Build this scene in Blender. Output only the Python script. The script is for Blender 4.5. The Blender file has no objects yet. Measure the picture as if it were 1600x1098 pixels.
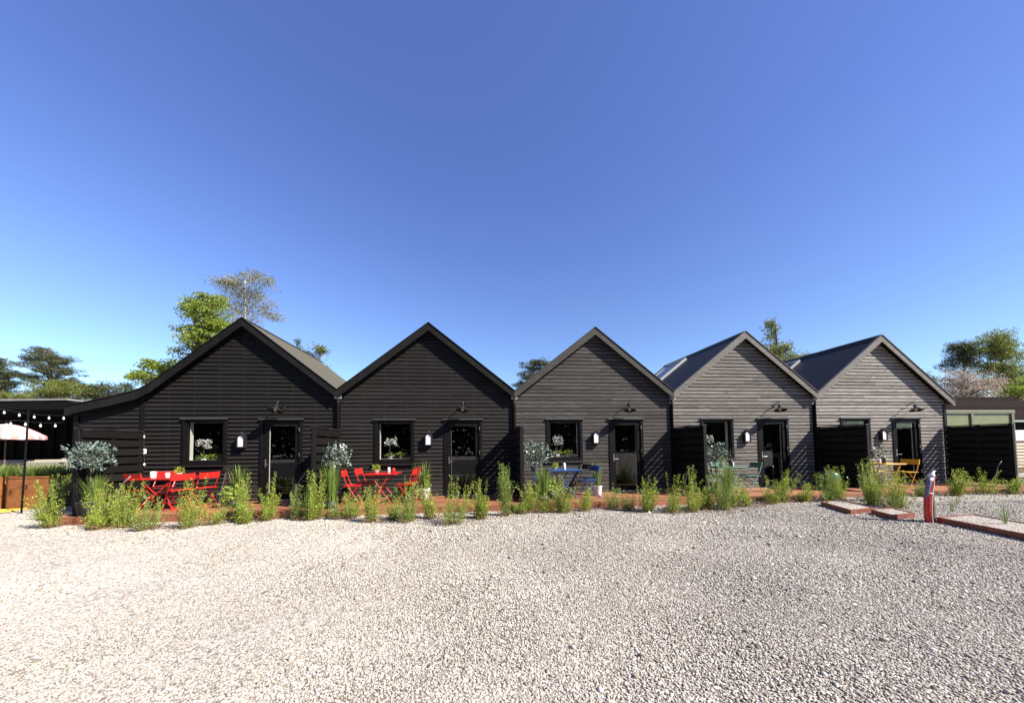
import bpy, math, random
import numpy as np
from mathutils import Vector, Matrix
C = bpy.context.scene.collection
R = math.radians
scn = bpy.context.scene
# ------------------------------------------------------------------ camera
EYE = 1.5
cd = bpy.data.cameras.new('camera'); cam = bpy.data.objects.new('camera', cd); C.objects.link(cam)
cd.sensor_width = 36; cd.lens = 529.02/1600*36; cd.shift_y = 126.1/1600; cd.clip_start = .05; cd.clip_end = 2000
PITCH, ROLL = .0419, .0119
cam.matrix_world = Matrix.Translation((0, 0, EYE)) @ Matrix.Rotation(math.pi/2+PITCH, 4, 'X') @ Matrix.Rotation(-ROLL, 4, 'Z')
scn.camera = cam
scn.render.resolution_x = 1024; scn.render.resolution_y = 702
# ------------------------------------------------------------------ facade frame: u along the row, y away from the camera
AL, D0, X0, P = .1085, 9.1847, -4.6912, 4.786
FM = Matrix.Translation((X0, D0, 0)) @ Matrix.Rotation(AL, 4, 'Z')
FI = FM.inverted()
def W(u, v, z=0.): return FM @ Vector((u, -v, z))
# ------------------------------------------------------------------ light
sd = (FM.to_3x3() @ Vector((1.75, -1.0, 1.72))).normalized()
sun_el = math.asin(sd.z); sun_az = math.atan2(sd.x, sd.y)
sl = bpy.data.lights.new('sun', 'SUN'); sl.energy = 5.0; sl.angle = R(.5); sl.color = (1, .935, .845)
so = bpy.data.objects.new('sun', sl); C.objects.link(so); so.rotation_euler = sd.to_track_quat('Z', 'Y').to_euler()
wd = bpy.data.worlds.new('World'); scn.world = wd; wd.use_nodes = True
nt = wd.node_tree; bg = nt.nodes['Background']
sky = nt.nodes.new('ShaderNodeTexSky'); sky.sky_type = 'NISHITA'; sky.sun_disc = False
sky.sun_elevation = sun_el; sky.sun_rotation = sun_az; sky.air_density = 1.0; sky.dust_density = .15; sky.ozone_density = 3.0
hs = nt.nodes.new('ShaderNodeHueSaturation'); hs.inputs['Saturation'].default_value = 1.0
tn = nt.nodes.new('ShaderNodeMix'); tn.data_type = 'RGBA'; tn.blend_type = 'MULTIPLY'; tn.inputs[0].default_value = 1
wtc = nt.nodes.new('ShaderNodeTexCoord'); wsp = nt.nodes.new('ShaderNodeSeparateXYZ'); nt.links.new(wtc.outputs['Generated'], wsp.inputs[0])
wrp = nt.nodes.new('ShaderNodeValToRGB'); we = wrp.color_ramp.elements     # paler, cyaner air low down, violet-blue overhead
we[0].position = .0; we[0].color = (1.25, 1.44, 1.5, 1); we[1].position = .62; we[1].color = (1.05, 1.06, 1.56, 1); wx = we.new(.25); wx.color = (1.13, 1.22, 1.52, 1)
nt.links.new(wsp.outputs[2], wrp.inputs[0])
wm = nt.nodes.new('ShaderNodeMapRange'); wm.inputs['From Min'].default_value = -.8; wm.inputs['From Max'].default_value = .8; wm.inputs['To Min'].default_value = 1.08; wm.inputs['To Max'].default_value = .84
nt.links.new(wsp.outputs[0], wm.inputs[0])
wv = nt.nodes.new('ShaderNodeVectorMath'); wv.operation = 'SCALE'; nt.links.new(wrp.outputs[0], wv.inputs[0]); nt.links.new(wm.outputs[0], wv.inputs['Scale']); nt.links.new(wv.outputs[0], tn.inputs[7])
nt.links.new(sky.outputs[0], hs.inputs['Color']); nt.links.new(hs.outputs[0], tn.inputs[6]); nt.links.new(tn.outputs[2], bg.inputs[0])
bg.inputs[1].default_value = .056
scn.view_settings.view_transform = 'Standard'; scn.view_settings.look = 'None'; scn.view_settings.exposure = 1.42; scn.view_settings.gamma = 1

# ------------------------------------------------------------------ node helpers / materials
def mat(name, col, rough=.6, metal=0., spec=.5, trans=0., var=0., noise=None, bump=None, island=0., island_hue=.02, coat=0.):
    col = tuple(c*.8 for c in col)
    m = bpy.data.materials.new(name); m.use_nodes = True; n = m.node_tree; b = n.nodes['Principled BSDF']
    b.inputs['Base Color'].default_value = (*col, 1); b.inputs['Roughness'].default_value = rough
    b.inputs['Metallic'].default_value = metal; b.inputs['Specular IOR Level'].default_value = spec
    if coat: b.inputs['Coat Weight'].default_value = coat
    src = None
    def N(t): return n.nodes.new(t)
    if noise or island:
        hsv = N('ShaderNodeHueSaturation'); hsv.inputs['Color'].default_value = (*col, 1)
        val = N('ShaderNodeMath'); val.operation = 'ADD'; val.inputs[0].default_value = 1; val.inputs[1].default_value = 0
        if noise:
            sc, amt, stretch = noise
            tc = N('ShaderNodeTexCoord'); mp = N('ShaderNodeMapping'); mp.inputs['Scale'].default_value = stretch
            nz = N('ShaderNodeTexNoise'); nz.inputs['Scale'].default_value = sc; nz.inputs['Detail'].default_value = 6; nz.inputs['Roughness'].default_value = .65
            mr = N('ShaderNodeMapRange'); mr.inputs['From Min'].default_value = .25; mr.inputs['From Max'].default_value = .75
            mr.inputs['To Min'].default_value = 1-amt; mr.inputs['To Max'].default_value = 1+amt
            n.links.new(tc.outputs['Object'], mp.inputs[0]); n.links.new(mp.outputs[0], nz.inputs[0]); n.links.new(nz.outputs[0], mr.inputs[0]); n.links.new(mr.outputs[0], val.inputs[0])
        if island:
            g = N('ShaderNodeNewGeometry'); mr2 = N('ShaderNodeMapRange'); mr2.inputs['To Min'].default_value = -island; mr2.inputs['To Max'].default_value = island
            n.links.new(g.outputs['Random Per Island'], mr2.inputs[0]); n.links.new(mr2.outputs[0], val.inputs[1])
            wn = N('ShaderNodeTexWhiteNoise'); wn.noise_dimensions = '1D'; n.links.new(g.outputs['Random Per Island'], wn.inputs['W'])
            mr3 = N('ShaderNodeMapRange'); mr3.inputs['To Min'].default_value = .5-island_hue; mr3.inputs['To Max'].default_value = .5+island_hue
            n.links.new(wn.outputs['Value'], mr3.inputs[0]); n.links.new(mr3.outputs[0], hsv.inputs['Hue'])
        n.links.new(val.outputs[0], hsv.inputs['Value']); n.links.new(hsv.outputs[0], b.inputs['Base Color']); src = hsv
    if bump:
        sc, st, stretch = bump
        tc = N('ShaderNodeTexCoord'); mp = N('ShaderNodeMapping'); mp.inputs['Scale'].default_value = stretch
        nz = N('ShaderNodeTexNoise'); nz.inputs['Scale'].default_value = sc; nz.inputs['Detail'].default_value = 5
        bp = N('ShaderNodeBump'); bp.inputs['Strength'].default_value = st; bp.inputs['Distance'].default_value = .01
        n.links.new(tc.outputs['Object'], mp.inputs[0]); n.links.new(mp.outputs[0], nz.inputs[0]); n.links.new(nz.outputs[0], bp.inputs['Height']); n.links.new(bp.outputs[0], b.inputs['Normal'])
    if trans:
        out = n.nodes['Material Output']; tr = N('ShaderNodeBsdfTranslucent'); mx = N('ShaderNodeMixShader'); mx.inputs[0].default_value = trans
        if src: n.links.new(src.outputs[0], tr.inputs[0])
        else: tr.inputs[0].default_value = (*col, 1)
        n.links.new(b.outputs[0], mx.inputs[1]); n.links.new(tr.outputs[0], mx.inputs[2]); n.links.new(mx.outputs[0], out.inputs[0])
    return m
def glass_mat():
    m = bpy.data.materials.new('pane_glass'); m.use_nodes = True; n = m.node_tree; n.nodes.clear(); N = n.nodes.new; L = n.links.new
    o = N('ShaderNodeOutputMaterial'); mx = N('ShaderNodeMixShader'); g = N('ShaderNodeNewGeometry')
    dt = N('ShaderNodeVectorMath'); dt.operation = 'DOT_PRODUCT'; L(g.outputs['Normal'], dt.inputs[0]); L(g.outputs['Incoming'], dt.inputs[1])
    def mt(op, a, b_=None):
        x = N('ShaderNodeMath'); x.operation = op; x.use_clamp = op == 'MULTIPLY_ADD'
        for k, q in enumerate([a, b_] if b_ is not None else [a]):
            if isinstance(q, (int, float)): x.inputs[k].default_value = q
            else: L(q, x.inputs[k])
        return x.outputs[0]
    a = mt('ABSOLUTE', dt.outputs['Value']); p = mt('POWER', mt('SUBTRACT', 1.0, a), 5.0)
    f = mt('ADD', mt('MULTIPLY', p, .93), .034)          # Schlick reflectance, the same from both faces
    t = N('ShaderNodeBsdfTransparent'); t.inputs[0].default_value = (.88, .89, .87, 1)
    gl = N('ShaderNodeBsdfGlossy'); gl.inputs['Roughness'].default_value = .01; gl.inputs[0].default_value = (1, 1, 1, 1)
    L(f, mx.inputs[0]); L(t.outputs[0], mx.inputs[1]); L(gl.outputs[0], mx.inputs[2]); L(mx.outputs[0], o.inputs[0])
    return m
def clad_mat():
    """black-stained timber boards: grain, knots, board-to-board tone, faint columns of nail heads"""
    m = bpy.data.materials.new('stained_cladding'); m.use_nodes = True; n = m.node_tree; b = n.nodes['Principled BSDF']; N = n.nodes.new; L = n.links.new
    tc = N('ShaderNodeTexCoord'); g = N('ShaderNodeNewGeometry')
    off = N('ShaderNodeVectorMath'); off.operation = 'ADD'
    cb = N('ShaderNodeCombineXYZ'); m40 = N('ShaderNodeMath'); m40.operation = 'MULTIPLY'; m40.inputs[1].default_value = 40
    L(g.outputs['Random Per Island'], m40.inputs[0]); L(m40.outputs[0], cb.inputs[0]); L(cb.outputs[0], off.inputs[1]); L(tc.outputs['Object'], off.inputs[0])
    mp = N('ShaderNodeMapping'); mp.inputs['Scale'].default_value = (1.6, 10, 34); L(off.outputs[0], mp.inputs[0])
    nz = N('ShaderNodeTexNoise'); nz.inputs['Scale'].default_value = 2.2; nz.inputs['Detail'].default_value = 7; nz.inputs['Roughness'].default_value = .7; L(mp.outputs[0], nz.inputs[0])
    # knots
    mk = N('ShaderNodeMapping'); mk.inputs['Scale'].default_value = (2.6, 1, 9); L(off.outputs[0], mk.inputs[0])
    vo = N('ShaderNodeTexVoronoi'); vo.inputs['Scale'].default_value = 1.0; L(mk.outputs[0], vo.inputs[0])
    kr = N('ShaderNodeMapRange'); kr.inputs['From Min'].default_value = .04; kr.inputs['From Max'].default_value = .16; L(vo.outputs[0], kr.inputs[0])
    cr = N('ShaderNodeValToRGB'); e = cr.color_ramp.elements
    e[0].position = .25; e[0].color = (.008, .007, .0068, 1); e[1].position = .74; e[1].color = (.058, .054, .047, 1); L(nz.outputs[0], cr.inputs[0])
    isl = N('ShaderNodeMapRange'); isl.inputs['To Min'].default_value = .72; isl.inputs['To Max'].default_value = 1.3; L(g.outputs['Random Per Island'], isl.inputs[0])
    mul = N('ShaderNodeMath'); mul.operation = 'MULTIPLY'; L(isl.outputs[0], mul.inputs[0])
    kk = N('ShaderNodeMapRange'); kk.inputs['To Min'].default_value = .25; L(kr.outputs[0], kk.inputs[0]); L(kk.outputs[0], mul.inputs[1])
    # tone differs from house to house: worn paint plus sun sheen put into colour
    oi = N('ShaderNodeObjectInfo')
    mx = N('ShaderNodeMix'); mx.data_type = 'RGBA'; mx.blend_type = 'MULTIPLY'; mx.inputs[0].default_value = 1
    L(cr.outputs[0], mx.inputs[6]); cc = N('ShaderNodeCombineColor'); [L(mul.outputs[0], cc.inputs[i]) for i in range(3)]; L(cc.outputs[0], mx.inputs[7])
    # wear and painted-in sheen from the house's own colour setting
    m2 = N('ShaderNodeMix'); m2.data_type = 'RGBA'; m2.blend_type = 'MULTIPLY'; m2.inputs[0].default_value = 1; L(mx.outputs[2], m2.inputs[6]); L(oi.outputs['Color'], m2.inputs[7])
    # nails
    sp = N('ShaderNodeSeparateXYZ'); L(tc.outputs['Object'], sp.inputs[0])
    def cell(sock, per, off_):
        a = N('ShaderNodeMath'); a.operation = 'ADD'; a.inputs[1].default_value = off_; L(sock, a.inputs[0])
        d = N('ShaderNodeMath'); d.operation = 'DIVIDE'; d.inputs[1].default_value = per; L(a.outputs[0], d.inputs[0])
        f = N('ShaderNodeMath'); f.operation = 'FRACT'; L(d.outputs[0], f.inputs[0])
        s = N('ShaderNodeMath'); s.operation = 'SUBTRACT'; s.inputs[1].default_value = .5; L(f.outputs[0], s.inputs[0])
        ab = N('ShaderNodeMath'); ab.operation = 'ABSOLUTE'; L(s.outputs[0], ab.inputs[0])
        mm = N('ShaderNodeMath'); mm.operation = 'MULTIPLY'; mm.inputs[1].default_value = per; L(ab.outputs[0], mm.inputs[0]); return mm
    cx = cell(sp.outputs[0], .6, .3); cz = cell(sp.outputs[2], .107, -.021)
    mxx = N('ShaderNodeMath'); mxx.operation = 'MAXIMUM'; L(cx.outputs[0], mxx.inputs[0]); L(cz.outputs[0], mxx.inputs[1])
    lt = N('ShaderNodeMath'); lt.operation = 'LESS_THAN'; lt.inputs[1].default_value = .007; L(mxx.outputs[0], lt.inputs[0])
    nm = N('ShaderNodeMix'); nm.data_type = 'RGBA'; nm.inputs[7].default_value = (.055, .052, .05, 1); L(lt.outputs[0], nm.inputs[0]); L(m2.outputs[2], nm.inputs[6])
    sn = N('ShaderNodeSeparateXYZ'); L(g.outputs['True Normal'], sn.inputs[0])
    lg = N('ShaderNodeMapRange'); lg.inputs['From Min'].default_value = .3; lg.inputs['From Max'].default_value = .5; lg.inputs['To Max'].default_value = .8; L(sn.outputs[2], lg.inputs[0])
    dm = N('ShaderNodeMix'); dm.data_type = 'RGBA'; dm.inputs[7].default_value = (.095, .086, .084, 1); L(lg.outputs[0], dm.inputs[0]); L(nm.outputs[2], dm.inputs[6])   # upper arris lightened: sun-caught edge put into the colour
    dz_ = N('ShaderNodeMapRange'); dz_.inputs['From Min'].default_value = .75; dz_.inputs['From Max'].default_value = .15; L(sp.outputs[2], dz_.inputs[0])
    dn = N('ShaderNodeTexNoise'); dn.inputs['Scale'].default_value = 3.5; dn.inputs['Detail'].default_value = 6; L(tc.outputs['Object'], dn.inputs[0])
    dq = N('ShaderNodeMath'); dq.operation = 'MULTIPLY'; L(dz_.outputs[0], dq.inputs[0]); L(dn.outputs[0], dq.inputs[1])
    dk_ = N('ShaderNodeMix'); dk_.data_type = 'RGBA'; dk_.inputs[7].default_value = (.075, .062, .05, 1); L(dq.outputs[0], dk_.inputs[0]); L(dm.outputs[2], dk_.inputs[6])   # rain-splashed dust on the lowest boards
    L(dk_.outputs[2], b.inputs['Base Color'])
    rr = N('ShaderNodeMapRange'); rr.inputs['To Min'].default_value = .42; rr.inputs['To Max'].default_value = .66; L(nz.outputs[0], rr.inputs[0]); L(rr.outputs[0], b.inputs['Roughness'])
    b.inputs['Specular IOR Level'].default_value = .1
    bu = N('ShaderNodeBump'); bu.inputs['Strength'].default_value = .45; bu.inputs['Distance'].default_value = .006; L(nz.outputs[0], bu.inputs['Height']); L(bu.outputs[0], b.inputs['Normal'])
    return m
def ground_mat():
    m = bpy.data.materials.new('gravel_bed'); m.use_nodes = True; n = m.node_tree; b = n.nodes['Principled BSDF']; N = n.nodes.new; L = n.links.new
    tc = N('ShaderNodeTexCoord')
    v = N('ShaderNodeTexVoronoi'); v.inputs['Scale'].default_value = 42; v.inputs['Randomness'].default_value = 1; L(tc.outputs['Object'], v.inputs[0])
    cr = N('ShaderNodeValToRGB'); cr.color_ramp.interpolation = 'LINEAR'; e = cr.color_ramp.elements
    e[0].position = 0; e[0].color = (.20, .172, .15, 1); e[1].position = 1; e[1].color = (.58, .53, .48, 1)
    x = e.new(.5); x.color = (.36, .32, .285, 1)
    sx = N('ShaderNodeSeparateColor'); L(v.outputs['Color'], sx.inputs[0]); L(sx.outputs[0], cr.inputs[0])
    nz = N('ShaderNodeTexNoise'); nz.inputs['Scale'].default_value = .45; nz.inputs['Detail'].default_value = 4; L(tc.outputs['Object'], nz.inputs[0])
    mr = N('ShaderNodeMapRange'); mr.inputs['From Min'].default_value = .3; mr.inputs['From Max'].default_value = .7; mr.inputs['To Min'].default_value = .85; mr.inputs['To Max'].default_value = 1.12; L(nz.outputs[0], mr.inputs[0])
    mx = N('ShaderNodeMix'); mx.data_type = 'RGBA'; mx.blend_type = 'MULTIPLY'; mx.inputs[0].default_value = 1; L(cr.outputs[0], mx.inputs[6])
    cc = N('ShaderNodeCombineColor'); [L(mr.outputs[0], cc.inputs[i]) for i in range(3)]; L(cc.outputs[0], mx.inputs[7]); 
    sx_ = N('ShaderNodeSeparateXYZ'); gp_ = N('ShaderNodeNewGeometry'); L(gp_.outputs['Position'], sx_.inputs[0]); wn_ = N('ShaderNodeTexNoise'); wn_.inputs['Scale'].default_value = .3; wn_.inputs['Detail'].default_value = 2; L(gp_.outputs['Position'], wn_.inputs[0])
    ma_ = N('ShaderNodeMath'); ma_.operation = 'MULTIPLY_ADD'; ma_.inputs[1].default_value = .35; L(sx_.outputs[1], ma_.inputs[0]); L(sx_.outputs[0], ma_.inputs[2])
    mb_ = N('ShaderNodeMath'); mb_.operation = 'MULTIPLY_ADD'; mb_.inputs[1].default_value = 5; L(wn_.outputs[0], mb_.inputs[0]); L(ma_.outputs[0], mb_.inputs[2])
    fd = N('ShaderNodeMapRange'); fd.inputs['From Min'].default_value = -1.2; fd.inputs['From Max'].default_value = 7.5; L(mb_.outputs[0], fd.inputs[0])   # 0 = fine pale limestone dust (left), 1 = washed coarse river gravel (right), gap shade put into its colour
    fm = N('ShaderNodeMix'); fm.data_type = 'RGBA'; fm.inputs[6].default_value = (.86, .86, .85, 1); fm.inputs[7].default_value = (.7, .7, .7, 1); L(fd.outputs[0], fm.inputs[0])
    fx = N('ShaderNodeMix'); fx.data_type = 'RGBA'; fx.blend_type = 'MULTIPLY'; fx.inputs[0].default_value = 1; L(mx.outputs[2], fx.inputs[6]); L(fm.outputs[2], fx.inputs[7]); L(fx.outputs[2], b.inputs['Base Color'])
    b.inputs['Roughness'].default_value = .9; b.inputs['Specular IOR Level'].default_value = .2
    iv = N('ShaderNodeMath'); iv.operation = 'SUBTRACT'; iv.inputs[0].default_value = 1; L(v.outputs[0], iv.inputs[1])
    bu = N('ShaderNodeBump'); bu.inputs['Strength'].default_value = .8; bu.inputs['Distance'].default_value = .012; L(iv.outputs[0], bu.inputs['Height']); L(bu.outputs[0], b.inputs['Normal'])
    return m
def pebble_mat():
    m = bpy.data.materials.new('pebble_stone'); m.use_nodes = True; n = m.node_tree; b = n.nodes['Principled BSDF']; N = n.nodes.new; L = n.links.new
    g = N('ShaderNodeNewGeometry'); cr = N('ShaderNodeValToRGB'); cr.color_ramp.interpolation = 'LINEAR'
    cols = [(0, (.09, .074, .058)), (.12, (.18, .155, .124)), (.28, (.285, .257, .212)), (.5, (.35, .322, .272)), (.7, (.315, .28, .236)), (.85, (.43, .402, .352)), (1, (.53, .508, .46))]
    e = cr.color_ramp.elements; e[0].position = 0; e[0].color = (*cols[0][1], 1); e[1].position = 1; e[1].color = (*cols[-1][1], 1)
    for p, c in cols[1:-1]: x = e.new(p); x.color = (*c, 1)
    L(g.outputs['Random Per Island'], cr.inputs[0])
    tc = N('ShaderNodeTexCoord'); nz = N('ShaderNodeTexNoise'); nz.inputs['Scale'].default_value = .45; nz.inputs['Detail'].default_value = 4; L(tc.outputs['Object'], nz.inputs[0])
    mr = N('ShaderNodeMapRange'); mr.inputs['From Min'].default_value = .3; mr.inputs['From Max'].default_value = .7; mr.inputs['To Min'].default_value = .86; mr.inputs['To Max'].default_value = 1.1; L(nz.outputs[0], mr.inputs[0])
    mx = N('ShaderNodeMix'); mx.data_type = 'RGBA'; mx.blend_type = 'MULTIPLY'; mx.inputs[0].default_value = 1; L(cr.outputs[0], mx.inputs[6])
    cc = N('ShaderNodeCombineColor'); [L(mr.outputs[0], cc.inputs[i]) for i in range(3)]; L(cc.outputs[0], mx.inputs[7]); 
    sx_ = N('ShaderNodeSeparateXYZ'); gp_ = N('ShaderNodeNewGeometry'); L(gp_.outputs['Position'], sx_.inputs[0]); wn_ = N('ShaderNodeTexNoise'); wn_.inputs['Scale'].default_value = .3; wn_.inputs['Detail'].default_value = 2; L(gp_.outputs['Position'], wn_.inputs[0])
    ma_ = N('ShaderNodeMath'); ma_.operation = 'MULTIPLY_ADD'; ma_.inputs[1].default_value = .35; L(sx_.outputs[1], ma_.inputs[0]); L(sx_.outputs[0], ma_.inputs[2])
    mb_ = N('ShaderNodeMath'); mb_.operation = 'MULTIPLY_ADD'; mb_.inputs[1].default_value = 5; L(wn_.outputs[0], mb_.inputs[0]); L(ma_.outputs[0], mb_.inputs[2])
    fd = N('ShaderNodeMapRange'); fd.inputs['From Min'].default_value = -1.2; fd.inputs['From Max'].default_value = 7.5; L(mb_.outputs[0], fd.inputs[0])   # 0 = fine pale limestone dust (left), 1 = washed coarse river gravel (right)
    fm = N('ShaderNodeMix'); fm.data_type = 'RGBA'; fm.inputs[6].default_value = (1.0, .99, .975, 1); fm.inputs[7].default_value = (.95, .95, .95, 1); L(fd.outputs[0], fm.inputs[0])
    fx = N('ShaderNodeMix'); fx.data_type = 'RGBA'; fx.blend_type = 'MULTIPLY'; fx.inputs[0].default_value = 1; L(mx.outputs[2], fx.inputs[6]); L(fm.outputs[2], fx.inputs[7]); L(fx.outputs[2], b.inputs['Base Color'])
    b.inputs['Roughness'].default_value = .8; b.inputs['Specular IOR Level'].default_value = .3
    return m
X1 = (1, 1, 1)
M = dict(
    litedge=mat('lit_edge_grey', (.11, .11, .105), .45, metal=.3),  # grey for strips added as the sunlit top edge of frame caps
    skyglass=mat('rooflight_glass', (.02, .025, .03), .08, spec=.6),
    clad=clad_mat(), glass=glass_mat(), ground=ground_mat(), pebble=pebble_mat(),
    trim=mat('black_trim_paint', (.007, .0065, .0065), .5, spec=.12, noise=(6, .3, (1, 1, 1)), bump=(30, .15, (1, 6, 6))),
    barge=mat('black_barge_board', (.015, .013, .013), .48, spec=.6, noise=(5, .5, (1.2, 8, 8)), bump=(20, .3, (1, 8, 8))),
    screenm=mat('black_slat_stain', (.010, .009, .0085), .6, spec=.15, noise=(8, .4, (2, 2, 14)), island=.35),
    roof=mat('roofing_felt', (.085, .078, .052), .8, spec=.25, noise=(60, .25, X1), bump=(160, .4, X1)),
    shaderoof=mat('shaded_roof_felt', (.010, .010, .014), .6, spec=.25, noise=(3, .3, X1)),  # dark copy of the roofing: shade of the left slopes put into colour
    grey=mat('grey_flashing', (.42, .43, .42), .4, metal=.5),
    white=mat('white_reveal_paint', (.74, .73, .69), .5),
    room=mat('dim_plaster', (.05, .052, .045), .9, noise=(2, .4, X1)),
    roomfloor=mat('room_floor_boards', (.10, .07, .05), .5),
    deck=mat('red_brown_decking', (.28, .115, .052), .6, noise=(4, .35, (1.5, 14, 10)), island=.28, bump=(14, .25, (1, 10, 10))),
    silver=mat('brushed_steel', (.62, .62, .6), .28, metal=1),
    lampm=mat('dark_lamp_enamel', (.05, .05, .048), .3, metal=.6),
    bulb=mat('frosted_bulb', (.85, .84, .8), .35),
    lanternw=mat('lantern_white_panel', (.86, .86, .82), .4),
    brass=mat('aged_brass', (.32, .24, .08), .4, metal=.6),
    red=mat('red_powder_coat', (.50, .018, .015), .35, noise=(8, .12, X1)),
    blue=mat('blue_powder_coat', (.022, .075, .23), .35, noise=(8, .15, X1)),
    mint=mat('mint_powder_coat', (.28, .42, .33), .4, noise=(8, .12, X1)),
    minttop=mat('deep_green_slat', (.055, .15, .10), .4, noise=(8, .12, X1)),
    yellow=mat('yellow_powder_coat', (.62, .33, .015), .4, noise=(8, .12, X1)),
    blackm=mat('black_metal', (.015, .015, .015), .4),
    pot=mat('white_pot_glaze', (.74, .72, .68), .3, noise=(14, .12, X1)),
    potdark=mat('dark_clay_pot', (.02, .018, .018), .6, noise=(10, .3, X1)),
    soil=mat('potting_soil', (.03, .02, .014), .95, bump=(60, .8, X1)),
    corten=mat('rusted_steel', (.24, .085, .018), .65, noise=(5, .45, X1), bump=(60, .2, X1)),
    edging=mat('rust_brown_edging', (.20, .06, .034), .6, noise=(9, .5, X1), bump=(50, .3, X1)),
    bark=mat('tree_bark', (.14, .105, .08), .85, noise=(9, .4, (3, 3, .8)), bump=(20, .6, (3, 3, 1))),
    birch=mat('birch_bark', (.55, .50, .42), .8, noise=(5, .5, (1, 1, 5))),
    stem=mat('plant_stem', (.17, .17, .05), .7),
    shrub=mat('shrub_leaf', (.36, .45, .05), .5, trans=.35, island=.42, island_hue=.03),
    shrub2=mat('shrub_leaf_deep', (.25, .35, .055), .5, trans=.3, island=.45, island_hue=.03),
    dry=mat('dry_undergrowth', (.24, .13, .055), .7, trans=.2, island=.4, island_hue=.02),
    grassl=mat('grass_blade', (.18, .26, .045), .5, trans=.35, island=.35, island_hue=.02),
    silverl=mat('silver_green_leaf', (.14, .19, .15), .38, spec=.6, trans=.12, island=.35, island_hue=.03),
    beech=mat('beech_leaf', (.25, .32, .035), .5, trans=.42, island=.4, island_hue=.025),
    birchl=mat('birch_leaf', (.22, .21, .085), .55, trans=.3, island=.4, island_hue=.03),
    pine=mat('pine_needle', (.066, .08, .026), .6, trans=.12, island=.45, island_hue=.035),
    spring=mat('spring_leaf', (.17, .20, .028), .5, trans=.4, island=.4, island_hue=.035),
    blossom=mat('blossom_petal', (.48, .38, .29), .6, trans=.25, island=.3, island_hue=.03),
    darkleaf=mat('dark_leaf', (.05, .075, .03), .5, trans=.15, island=.5, island_hue=.02),
    flower=mat('white_petal', (.85, .84, .82), .5, trans=.2),
    pvblack=mat('pavilion_black', (.005, .005, .005), .8, spec=.1, noise=(4, .4, (4, 1, 1))),
    pale=mat('pale_roof_edge', (.22, .22, .21), .6, noise=(5, .2, X1)),
    greenframe=mat('olive_frame_paint', (.14, .145, .08), .5, noise=(5, .15, X1)),
    greenpanel=mat('pale_green_panel', (.17, .19, .085), .4, noise=(3, .15, X1)),
    tile=mat('dark_roof_tile', (.02, .014, .011), 1., spec=.04, island=.3, noise=(7, .4, X1)),
    palewood=mat('pale_timber', (.62, .53, .40), .7, noise=(5, .2, (1, 8, 8))),
    teal=mat('teal_enamel', (.012, .12, .105), .3, noise=(5, .3, X1)),
    postwood=mat('weathered_stake', (.17, .10, .05), .75, noise=(8, .35, (4, 4, 1))),
    tape=mat('blue_grey_wrap', (.10, .13, .22), .55, noise=(20, .5, X1)),
    silverwrap=mat('silver_wrap', (.66, .65, .63), .45, bump=(30, .8, X1)),
    yellowmat=mat('yellow_mat', (.75, .55, .06), .85, noise=(10, .2, X1)),
    candle=mat('jar_glass', (.72, .66, .6), .15, noise=(10, .2, X1)),
    rod=mat('grey_rod', (.30, .30, .29), .4, metal=.5),
)
def stripe_mat(name, c1, c2, per, diag=False, radial=False):
    m = bpy.data.materials.new(name); m.use_nodes = True; n = m.node_tree; b = n.nodes['Principled BSDF']; N = n.nodes.new; L = n.links.new
    tc = N('ShaderNodeTexCoord'); sp = N('ShaderNodeSeparateXYZ'); L(tc.outputs['Object'], sp.inputs[0])
    if radial:
        a = N('ShaderNodeMath'); a.operation = 'ARCTAN2'; L(sp.outputs[1], a.inputs[0]); L(sp.outputs[0], a.inputs[1])
    else:
        a = N('ShaderNodeMath'); a.operation = 'SUBTRACT'; L(sp.outputs[0], a.inputs[0]); L(sp.outputs[2 if diag else 0], a.inputs[1])
    d = N('ShaderNodeMath'); d.operation = 'DIVIDE'; d.inputs[1].default_value = per; L(a.outputs[0], d.inputs[0])
    f = N('ShaderNodeMath'); f.operation = 'FRACT'; L(d.outputs[0], f.inputs[0])
    g = N('ShaderNodeMath'); g.operation = 'GREATER_THAN'; g.inputs[1].default_value = .5; L(f.outputs[0], g.inputs[0])
    x = N('ShaderNodeMix'); x.data_type = 'RGBA'; x.inputs[6].default_value = (*c1, 1); x.inputs[7].default_value = (*c2, 1)
    L(g.outputs[0], x.inputs[0]); L(x.outputs[2], b.inputs['Base Color']); b.inputs['Roughness'].default_value = .8
    return m
M['cushion'] = stripe_mat('striped_fabric', (.50, .46, .36), (.012, .012, .012), .085, diag=True)
M['canopy'] = stripe_mat('parasol_stripe', (.60, .56, .54), (.50, .22, .20), math.pi/8, radial=True)

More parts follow.
